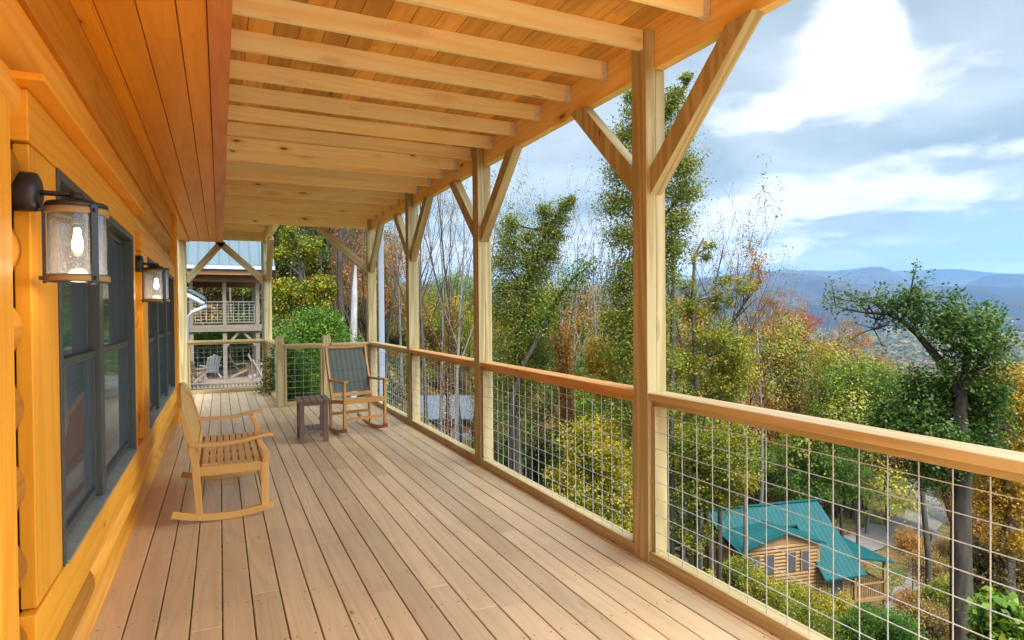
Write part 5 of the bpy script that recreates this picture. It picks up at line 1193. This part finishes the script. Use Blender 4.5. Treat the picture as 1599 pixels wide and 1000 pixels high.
blob_tree('yellow_tree', [(482, 640), (484, 560), (478, 500), (470, 430), (466, 380)], .18,
          [(450, 455, .6, 700, 0), (440, 480, .5, 500, 0), (470, 470, .5, 500, .5), (500, 445, .5, 550, 0), (515, 455, .4, 300, .3), (490, 470, .5, 450, 0), (440, 400, .45, 220, 0), (465, 385, .5, 260, 0), (480, 405, .4, 160, .4), (455, 365, .45, 200, 0), (495, 380, .4, 120, 0)],
          L_ygreen, M_bkd, .17, 'yellow tree at the far end framed by the tall post and the corner post', 24, 43)
blob_tree('bright_green_shrub', [(495, 640), (495, 590), (492, 540)], .12,
          [(480, 520, .8, 1800, 0), (505, 530, .8, 1800, .3), (470, 550, .7, 1500, 0), (495, 560, .9, 1800, 0), (515, 560, .6, 1100, 0), (485, 590, .8, 1500, 0), (510, 500, .5, 700, 0)],
          L_bright, M_bkd, .12, 'bright green leafy tree low behind the end railing', 19, 44)
blob_tree('bright_green_shrub', [(452, 660), (452, 620), (450, 590)], .06, [(448, 570, .35, 1100, 0), (455, 595, .4, 1300, 0), (450, 620, .45, 1300, 0), (468, 612, .3, 700, 0), (446, 545, .22, 400, 0)], L_bright, M_bkd, .08, 'vivid green bush pressing against the wire of the end railing', 12.6, 45, cat='shrub')
# yellow-green thicket in front of the cabin
for i, (px, py, dd, lab) in enumerate([(1200, 925, 28, 'yellow-green bush below the wing windows of the cabin'), (1245, 935, 30, 'yellow bush in front of the middle of the cabin'), (1290, 955, 26, 'yellow-green bush below the right corner of the cabin'), (1330, 985, 24, 'green leafy bush at the bottom right below the cabin porch'), (1165, 905, 31, 'yellow-green bush at the left corner of the cabin'), (1385, 985, 25, 'bright green bush beside the lower driveway'), (1260, 985, 22, 'large yellow-green bush at the bottom edge under the cabin')]):
    lf = L_bright if i in (3, 5) else L_ygreen
    nr_ = random.Random(i)
    blob_tree('leafy_bush', [(px, py + 60), (px, py + 30), (px, py)], .05, [(px + nr_.randint(-22, 22), py + nr_.randint(-18, 22), .62, 900, nr_.uniform(-.6, .6)) for _ in range(6)], lf, M_bkd, .13, lab, dd, 50 + i, cat='bush')
blob_tree('broad_leaf_shrub', [(1570, 1080), (1568, 1010), (1568, 960)], .03, [(1560, 955, .20, 90, 0), (1580, 970, .22, 110, 0), (1550, 985, .22, 110, 0), (1590, 990, .22, 100, 0), (1572, 1000, .25, 120, 0)], L_bright, M_bkd, .17, 'large-leaved green shrub in the lower right corner under the rail', 8.5, 60, per=30, cat='shrub')

for i, (px, py, dd, lf, lab) in enumerate([(1450, 890, 42, L_dull, 'brown brush on the bank between the two driveways'), (1435, 945, 38, L_orange, 'rusty bush beside the lower driveway'), (1475, 930, 36, L_ygreen, 'yellow-brown bush left of the oak trunk'), (1425, 850, 50, L_orange, 'rust-coloured brush below the road bend'), (1480, 860, 46, L_dull, 'dull brown bush between leaning trunk and oak trunk'), (1560, 880, 22, L_dull, 'brownish bare brush right of the oak trunk'), (1450, 975, 30, L_dull, 'brown bush at the bottom edge left of the oak trunk')]):
    nr_ = random.Random(90 + i)
    blob_tree('leafy_bush', [(px, py + 40), (px, py + 15), (px, py)], .05, [(px + nr_.randint(-18, 18), py + nr_.randint(-12, 16), .8, 700, nr_.uniform(-.6, .6)) for _ in range(6)], lf, M_bkd, .15, lab, dd, 90 + i, cat='bush')

# single stems that stand out
def stem(pts, rads, D, bk, label, name='bare_tree', twigs=0, seed=1, leaf=None, lcount=0, lsize=.13, tw=.9):
    W2 = lambda px, py, dd=0: Vector((*atpx(px, D + dd), zpx(py, px, D + dd))); P0 = [W2(*q) for q in pts]; P0[0].z = min(P0[0].z, T(P0[0].x, P0[0].y) - .3)
    root = empty(name, tuple(P0[0]), 0, label, 'tree'); ls = [(P0, rads, 0)]; rg = random.Random(seed); tips = []
    for k in range(twigs):
        i = rg.randrange(len(P0) // 2, len(P0) - 1); o_ = P0[i].lerp(P0[i + 1], rg.random()); d = Vector((rg.gauss(0, .7), rg.gauss(0, .7), rg.uniform(.5, 1.3))).normalized(); grow(rg, ls, tips, o_, d, rg.uniform(.5, 1) * tw * 2.2, max(.012, rads[i] * .4), 1, 3, 3, .8, .35, .2)
    tm = mesh_obj('trunk', trunk_mesh('trunk', ls, bk)); local(tm, root)
    if leaf and tips:
        nr = np.random.RandomState(seed); T_ = np.array([tuple(t) for t in tips]); ii = nr.randint(0, len(T_), lcount); cm = mesh_obj('crown', leaves_mesh('crown', leaf, T_[ii] + nr.normal(size=(lcount, 3)) * .16, lsize, seed)); local(cm, root)
    return root
stem([(548, 700), (550, 600), (552, 520), (554, 460), (556, 415)], [.17, .16, .14, .12, .05], 25, M_bkw, 'pale dead trunk behind the end railing, left of the corner post', name='dead_trunk')
stem([(541, 700), (540, 600), (534, 520), (531, 430), (533, 370), (535, 340)], [.16, .14, .13, .11, .09, .06], 24, M_bkd, 'dark trunk just left of the pale dead trunk', twigs=3, seed=2)
stem([(1046, 760), (1048, 640), (1050, 520), (1052, 430), (1050, 360), (1052, 300)], [.11, .10, .09, .07, .04, .015], 24, M_bkd, 'thin black trunk immediately right of the nearest post', twigs=5, seed=3, leaf=L_olive, lcount=300)
stem([(1448, 1000), (1450, 880), (1443, 800), (1438, 740), (1436, 700)], [.16, .15, .13, .11, .05], 38, M_bkd, 'black leaning trunk beside the gravel road, seen through the wire', twigs=2, seed=5)
stem([(1390, 640), (1172, 640), (1176, 520), (1160, 480), (1172, 440), (1180, 400)][1:], [.14, .11, .08, .05, .03], 62, M_bkd, 'half-bare tree with wispy top against the mountain crest', twigs=8, seed=6, leaf=L_olive, lcount=500)
stem([(1120, 640), (1126, 560), (1140, 510), (1165, 470), (1190, 440)], [.12, .10, .08, .05, .02], 30, M_bkd, 'curving dark tree with rust leaves right of the yellow-green tree', twigs=7, seed=7, leaf=L_orange, lcount=500)
stem([(1385, 700), (1386, 640), (1388, 600)], [.22, .2, .16], 76, M_bkg, 'pale trunk below the dark green tree left of the oak', seed=8, twigs=0, name='pale_trunk')
stem([(1300, 905), (1302, 870), (1305, 845), (1308, 830)], [.07, .06, .04, .02], 56, M_bkd, 'small bare tree behind the cabin porch roof', twigs=5, seed=9, tw=.8)
stem([(1540, 1000), (1560, 860), (1575, 800), (1590, 740)], [.08, .07, .05, .02], 22, M_bkg, 'grey bare sapling right of the oak trunk', twigs=7, seed=10)

# mid-distance stems and crowns, copies of a few kinds
bare = [make_proto(200 + i, H=16, r=.15, first=.45, spread=.55, up=.45, nb=4, per=(2 if i % 2 else 0), sig=.15, size=.09, leaf=L_dull, bk=(M_bkg if i % 2 else M_bkd), wig=.05, levels=3) for i in range(4)]
thin = [make_proto(220 + i, H=15, r=.13, first=.35, spread=.5, up=.4, nb=4, per=16, sig=.17, size=.09, leaf=lf, bk=M_bkd, wig=.06, levels=2, ivy=(1, 10, .5, 4500)) for i, lf in enumerate((L_olive, L_green, L_orange))]
full = [make_proto(240 + i, H=12, r=.18, first=.25, spread=.85, up=.2, nb=5, per=150, sig=.60, size=.15, leaf=lf, bk=M_bkd, wig=.10, levels=2) for i, lf in enumerate((L_green, L_ygreen, L_orange, L_oak, L_yellow, L_dull))]
redp = make_proto(260, H=13, r=.11, first=.35, spread=.6, up=.35, nb=4, per=12, sig=.2, size=.10, leaf=L_red, bk=M_bkd, wig=.07, levels=2)
# copse of thin trees against the sky, second to corner post
lay = [(606, 30, 330, redp), (618, 33, 345, redp), (598, 34, 350, bare[0]), (628, 36, 318, bare[1]), (583, 30, 350, redp), (664, 38, 322, bare[0]), (676, 34, 300, bare[2]), (690, 40, 330, bare[3]), (702, 36, 300, thin[2]), (712, 33, 320, bare[1]), (722, 42, 330, bare[2]), (730, 37, 350, thin[0]), (745, 40, 340, bare[0]), (655, 44, 340, bare[3]), (640, 46, 350, bare[1])]
names_ = {id(redp): ('slender tree with thin red leaves against the sky', 'slender trees with thin red leaves near the corner post'), }
for i, (px, D, top, pr) in enumerate(lay):
    if pr is redp: place(pr, px, D, top, 'slender dark tree with sparse red leaves beside the corner post', 'slender red-leaved trees', 'red_leaved_tree')
    else: place(pr, px, D, top, 'thin bare tree on the ridge right of the corner post', 'thin bare trees on the ridge', 'bare_tree')
lay = [(868, 34, 350, thin[0]), (882, 30, 362, bare[1]), (893, 36, 372, thin[1]), (908, 40, 368, bare[3]), (918, 33, 362, thin[0]), (932, 38, 372, bare[1]), (948, 36, 380, thin[1]), (876, 44, 385, bare[0]), (902, 50, 395, bare[2]), (940, 48, 398, bare[3]), (960, 30, 330, thin[0]), (788, 36, 390, thin[1]), (775, 40, 420, thin[0])]
for i, (px, D, top, pr) in enumerate(lay): place(pr, px, D, top, 'thin grey-stemmed tree between the nearest posts', 'thin trees between the two nearest posts', 'thin_tree')
lay = [(1062, 36, 380, bare[0]), (1075, 40, 395, thin[0]), (1108, 38, 372, bare[2]), (1140, 44, 430, thin[2]), (1158, 40, 425, bare[1]), (1175, 48, 440, bare[3]), (1220, 60, 470, bare[1]), (1285, 62, 505, bare[3]), (1300, 66, 508, bare[1]), (1315, 60, 520, bare[0]), (1350, 70, 520, bare[3])]
for i, (px, D, top, pr) in enumerate(lay): place(pr, px, D, top, 'wispy tree right of the nearest post', 'wispy trees right of the nearest post', 'thin_tree')
# dark stems of the wood behind the far end
for i, (px, D, top, pr) in enumerate([(437, 34, 300, bare[0]), (449, 40, 300, bare[2]), (466, 44, 280, bare[0]), (489, 36, 290, bare[2]), (505, 42, 300, bare[0]), (516, 32, 300, bare[2]), (524, 47, 290, bare[1]), (546, 38, 310, bare[0]), (562, 44, 310, bare[2]), (571, 34, 320, bare[0]), (479, 52, 300, bare[3]), (300, 46, 300, bare[0]), (322, 42, 300, bare[3]), (362, 40, 300, bare[1]), (384, 46, 300, bare[3]), (400, 40, 300, bare[0]), (340, 50, 300, bare[2])]):
    place(pr, px, D, top, 'dark stem on the hillside beyond the deck end', 'dark stems on the wooded hillside', 'bare_tree')

# wooded slopes: mixed crowns
rw = random.Random(31)
def scatter(n, pxr, Dr, kinds, hr, label, group, name, avoid=()):
    k = 0; tries = 0
    while k < n and tries < n * 20:
        tries += 1; px = rw.uniform(*pxr); D = Dr[0] * (Dr[1] / Dr[0]) ** rw.random(); x, y = atpx(px, D)
        if any(math.hypot(x - ax, y - ay) < ar for ax, ay, ar in avoid): continue
        pr = rw.choice(kinds); h = rw.uniform(*hr); r = plant(pr, name, x, y, h / pr.H * rw.uniform(.9, 1.3), rw.uniform(0, 6.28), label, 'tree', group, sz=h / pr.H); k += 1
roadpts = [hit(1335, 850), hit(1385, 832), hit(1440, 815), hit(1455, 790), hit(1428, 756), hit(1402, 732)]
av = [(32.5, 29.5, 11), (30, 24, 9), (34, 24, 8)] + [(*q, 6.5) for q in roadpts] + [(*atpx(705, 60), 9), (*atpx(690, 40), 6), (.5, 30, 9), (1, 22, 6)]
rdp = [q for q in roadpts]
# keep the sight line to the road open
for q in rdp: av += [(q[0] * f, q[1] * f, 4.0) for f in (.9, .8, .7)]
scatter(16, (420, 580), (40, 90), [full[3], full[5], full[0], full[1]], (7, 11), 'leafy tree on the wooded hill beyond the deck end', 'leafy crowns on the hill beyond the far end', 'hillside_tree', av)
scatter(12, (285, 430), (36, 70), [full[3], full[5], full[1]], (7, 11), 'leafy tree crown behind the neighbouring house', 'trees behind the neighbouring house', 'hillside_tree', av)
scatter(26, (590, 780), (70, 130), [full[3], full[5], full[0], full[2]], (3, 6), 'low tree on the ridge right of the corner post', 'low trees on the ridge', 'hillside_tree', av)
scatter(46, (770, 1060), (34, 120), [full[0], full[5], full[2], full[1], full[3]], (6, 10), 'tree on the slope seen between the posts', 'autumn trees on the slope', 'hillside_tree', av)
scatter(60, (1060, 1640), (60, 150), [full[0], full[1], full[2], full[5], full[3], full[4]], (6, 10), 'tree on the slope below the right-hand rail', 'autumn trees down the right-hand slope', 'hillside_tree', av)
scatter(70, (780, 1700), (150, 330), [full[0], full[1], full[2], full[5], full[4], full[3]], (9, 14), 'distant tree in the valley', 'distant autumn trees in the valley', 'hillside_tree', av)

# a dense middle wall of autumn crowns
def wall(n, pxr, Dr, tops, kinds, label, group):
    k = 0; t_ = 0
    while k < n and t_ < n * 20:
        t_ += 1; px = rw.uniform(*pxr); D = rw.uniform(*Dr); x, y = atpx(px, D)
        if any(math.hypot(x - ax, y - ay) < ar for ax, ay, ar in av): continue
        zt = zpx(rw.uniform(*tops), px, D); h = zt - T(x, y)
        if not 2.5 < h < 18: continue
        pr = rw.choice(kinds); plant(pr, 'autumn_tree', x, y, h / pr.H * (1.25 if h < 8 else 1.0), rw.uniform(0, 6.28), label, 'tree', group, sz=h / pr.H); k += 1
wall(26, (590, 780), (55, 95), (440, 500), [full[0], full[5], full[3], full[1], full[2]], 'tree between corner post and second post', 'crowns between the corner and second posts')
wall(46, (765, 1070), (42, 100), (470, 600), [full[1], full[2], full[5], full[0], full[4], full[1]], 'tree between the two nearest posts', 'crowns between the two nearest posts')
wall(46, (1050, 1340), (52, 120), (500, 640), [full[1], full[2], full[5], full[0], full[4], full[2]], 'tree right of the nearest post', 'crowns right of the nearest post')
wall(20, (1340, 1640), (60, 140), (560, 650), [full[1], full[2], full[5], full[0], full[4]], 'tree on the slope behind the oak', 'crowns behind the oak')
wall(20, (420, 600), (32, 70), (380, 500), [full[3], full[5], full[2], full[0]], 'hillside tree beyond the deck end', 'dark crowns beyond the deck end')

# undergrowth bushes
def bush_proto(seed, leaf, size=.07, n=7000, R=.9):
    nr = np.random.RandomState(seed); k = 22; c = nr.normal(size=(k, 3)); c /= np.linalg.norm(c, axis=1)[:, None]; c[:, 2] = np.abs(c[:, 2]) * .75; c *= R * nr.uniform(.4, 1, (k, 1)); ii = nr.randint(0, k, n)
    pr = Proto(); pr.crown = leaves_mesh('foliage', leaf, c[ii] + nr.normal(size=(n, 3)) * .17 * R, size, seed, nr.uniform(0, .5, k)[ii] + nr.uniform(0, .5, n)); ls = [([Vector((0, 0, -.4)), Vector(q) * .6, Vector(q)], [.02, .014, .005], 1) for q in c]; pr.trunk = trunk_mesh('stems', ls, M_bkd); pr.H = R; return pr
bp_ = [bush_proto(i, lf) for i, lf in enumerate((L_green, L_ygreen, L_dull, L_orange, L_bright, L_dull, L_oak))]
def bushes(n, pxr, Dr, kinds, sr, label, group, avoid):
    k = 0; t_ = 0
    while k < n and t_ < n * 20:
        t_ += 1; px = rw.uniform(*pxr); D = Dr[0] * (Dr[1] / Dr[0]) ** rw.random(); x, y = atpx(px, D)
        if any(math.hypot(x - ax, y - ay) < ar for ax, ay, ar in avoid): continue
        pr = rw.choice(kinds); s_ = rw.uniform(*sr); root = empty('shrub', (x, y, T(x, y) - .1), rw.uniform(0, 6.28), label, 'shrub', group); root.scale = (s_ * 1.2, s_ * 1.2, s_)
        mesh_obj('stems', pr.trunk, root); mesh_obj('foliage', pr.crown, root); k += 1
av2 = [(32.5, 29.5, 7.5), (.5, 29, 5.5), (1, 24, 5)] + [(*q, 5) for q in roadpts] + [(*atpx(692, 60), 6)]
bushes(60, (425, 780), (15, 60), [bp_[0], bp_[2], bp_[4], bp_[5], bp_[1], bp_[3]], (.8, 2.2), 'bush on the bank beyond the deck end', 'bushes on the far bank', av2)
bushes(45, (600, 780), (60, 112), [bp_[0], bp_[2], bp_[6], bp_[1], bp_[3]], (1.5, 3.2), 'bush along the ridge line', 'bushes along the ridge line', av2)
bushes(90, (770, 1100), (10, 50), [bp_[0], bp_[1], bp_[2], bp_[3], bp_[6], bp_[5]], (1.0, 2.4), 'understorey bush below the deck', 'understorey bushes below the deck', av2)
bushes(80, (1100, 1700), (12, 75), [bp_[0], bp_[1], bp_[2], bp_[5], bp_[3], bp_[6]], (.9, 2.0), 'bush on the right-hand slope', 'bushes on the right-hand slope', av2 + [(q[0] * f, q[1] * f, 3.5) for q in rdp for f in (.9, .8, .7, .6)] + [(28, 26, 4), (31, 24, 4)])
bushes(24, (290, 430), (34, 60), [bp_[0], bp_[2], bp_[6], bp_[1]], (1.2, 2.6), 'bush behind the neighbouring terrace', 'bushes behind the neighbouring terrace', av2)

# far-off wood covering valley floor and lower slopes, one mass
nr = np.random.RandomState(5); n = 21000
a_ = nr.uniform(.05, 1.45, n); r_n = 300 * (2900 / 300) ** nr.uniform(0, 1, n); X = r_n * np.sin(a_); Y = r_n * np.cos(a_)
keep = np.sin(X * .006 + 1) * np.cos(Y * .008 + 2) + nr.normal(0, .5, n) > -1.3; X, Y, r_n = X[keep], Y[keep], r_n[keep]
Z = terr(X, Y); per = 14; sc_ = (3.6 + r_n * .0042)
off = nr.normal(size=(len(X), per, 3)); off /= np.maximum(.6, np.linalg.norm(off, axis=2))[:, :, None]
Cc = np.stack([X, Y, Z + 4], 1)[:, None, :] + off * sc_[:, None, None] * np.array([1, 1, .9]); lvv = np.repeat(nr.uniform(0, .75, len(X)), per) + nr.uniform(0, .25, len(X) * per)
L_far = leafmat('far_wood', [(0, (.035, .050, .010)), (.22, (.06, .075, .014)), (.42, (.10, .10, .02)), (.58, (.15, .115, .025)), (.72, (.18, .10, .025)), (.86, (.12, .085, .045)), (1, (.17, .06, .025))], hvar=0)
szs = 1.0
def leaves_var(name, mat, C, sizes, seed, lv):
    me = leaves_mesh(name, mat, C, sizes, seed, lv); return me
fo = mesh_obj('distant_wood', leaves_mesh('distant_wood', L_far, Cc.reshape(-1, 3), np.repeat(sc_ * 1.5, per), 5, lvv, flat=1.1)); tag(fo, 'far-off autumn wood covering the valley floor', 'woodland', None, 'stuff')
# leaf-covered ground plants on the near slopes
n = 130000; a_ = nr.uniform(.02, 1.4, n); r_n = 8 * (95 / 8.) ** nr.uniform(0, 1, n) ; X = r_n * np.sin(a_); Y = r_n * np.cos(a_); ok = np.ones(n, bool)
for ax, ay, ar in av2:
    ok &= np.hypot(X - ax, Y - ay) > ar * .8
for rx_, ry_, rw_ in ROADS: ok &= np.hypot(X - rx_, Y - ry_) > rw_ * .55
X, Y = X[ok], Y[ok]; Z = terr(X, Y) + nr.uniform(.02, .22, len(X))
L_gc = leafmat('ground_leaves', [(0, (.03, .022, .012)), (.3, (.10, .06, .025)), (.5, (.20, .11, .04)), (.65, (.06, .10, .02)), (.85, (.12, .18, .03)), (1, (.30, .20, .04))], hvar=0)
patch = np.clip(.5 + .35 * np.sin(X * .4) * np.cos(Y * .33 + 1) + nr.normal(0, .2, len(X)), 0, 1)
go = mesh_obj('ground_cover', leaves_mesh('ground_cover', L_gc, np.stack([X, Y, Z], 1), .10 + np.hypot(X, Y) * .0018, 6, patch)); tag(go, 'fallen leaves and low plants covering the slope', 'ground cover', None, 'stuff')
# tiny far buildings in the valley and on the mountain foot
M_bld = plain('far_white_wall', (.16, .16, .165), rough=.8)
for i, (px, py, D, w_) in enumerate([(1420, 508, 1900, 24), (1434, 512, 1800, 18), (1405, 500, 2100, 18), (1498, 470, 2600, 16), (1530, 478, 2600, 18), (1545, 481, 2500, 14), (1387, 512, 1700, 14), (1575, 500, 1900, 16), (1450, 506, 2000, 20)]):
    x, y = atpx(px, D); z_ = zpx(py, px, D); r = empty('distant_building', (x, y, z_), -math.atan2(x, y) + R_.uniform(-.4, .4), 'tiny pale building far off in the valley', 'building', 'tiny far buildings')
    mb = MB(i); mb.box(-w_ / 2, w_ / 2, -w_ / 4, w_ / 4, -12, w_ * .16, 'x'); mb.build('walls', M_bld, r)
    mb = MB(i); mb.prism([(-w_ / 2 - 1, -w_ / 4 - 1, w_ * .161), (-w_ / 2 - 1, w_ / 4 + 1, w_ * .161), (-w_ / 2 - 1, 0, w_ * .28)], w_ + 2, (1, 0, 0)); mb.build('roof', M_gr2, r)

# ------------------------------------------------------------------ labels for look-alikes: leaf colour first, then order from the left
ORD = ('first second third fourth fifth sixth seventh eighth ninth tenth eleventh twelfth thirteenth fourteenth fifteenth sixteenth seventeenth eighteenth nineteenth twentieth').split()
CW = {'green_leaves': 'green', 'oak_leaves': 'deep green', 'ivy_leaves': 'olive', 'yellow_green_leaves': 'yellow-green', 'golden_leaves': 'golden', 'rust_leaves': 'rust-coloured', 'red_leaves': 'red', 'bright_green_leaves': 'bright green', 'dull_brown_leaves': 'brownish'}
from collections import defaultdict
def relabel():
    g = defaultdict(list)
    for o in list(COL.objects):
        if o.parent is None and 'group' in o and o['group'] not in ('wire railings round the deck', 'wall lanterns by the windows', 'short railing posts'):
            col = ''
            for c in o.children:
                if c.type == 'MESH' and c.name.split('.')[0] in ('crown', 'foliage') and c.data.materials: col = CW.get(c.data.materials[0].name, '')
            g[(o['group'], o['label'], col)].append(o)
    for (gr, lab, col), L in g.items():
        L.sort(key=lambda o: math.atan2(o.location.x, o.location.y)); n = len(L)
        for i, o in enumerate(L):
            base = (col + ' ' + lab).strip() if col else lab
            if n == 1: o['label'] = base
            elif n <= 20: o['label'] = ' '.join((base + ', ' + (ORD[i] + ' from the left')).split())
            else: o['label'] = base + (', left part' if i < n / 3 else ', middle part' if i < 2 * n / 3 else ', right part')
relabel()

# ------------------------------------------------------------------ air
if HAZE:
    m, b = newmat('pale_air'); v = b.n('ShaderNodeVolumePrincipled'); v.inputs['Color'].default_value = (.25, .47, .82, 1); v.inputs['Density'].default_value = HAZE; v.inputs['Anisotropy'].default_value = .2
    b.L.new(v.outputs[0], b.n('ShaderNodeOutputMaterial').inputs[1])
    mb = MB(1); mb.box(-9200, 9200, -9200, 9200, -140, 560, 'x'); hz = mb.build('haze', m, None); tag(hz, None, None, None, 'stuff')
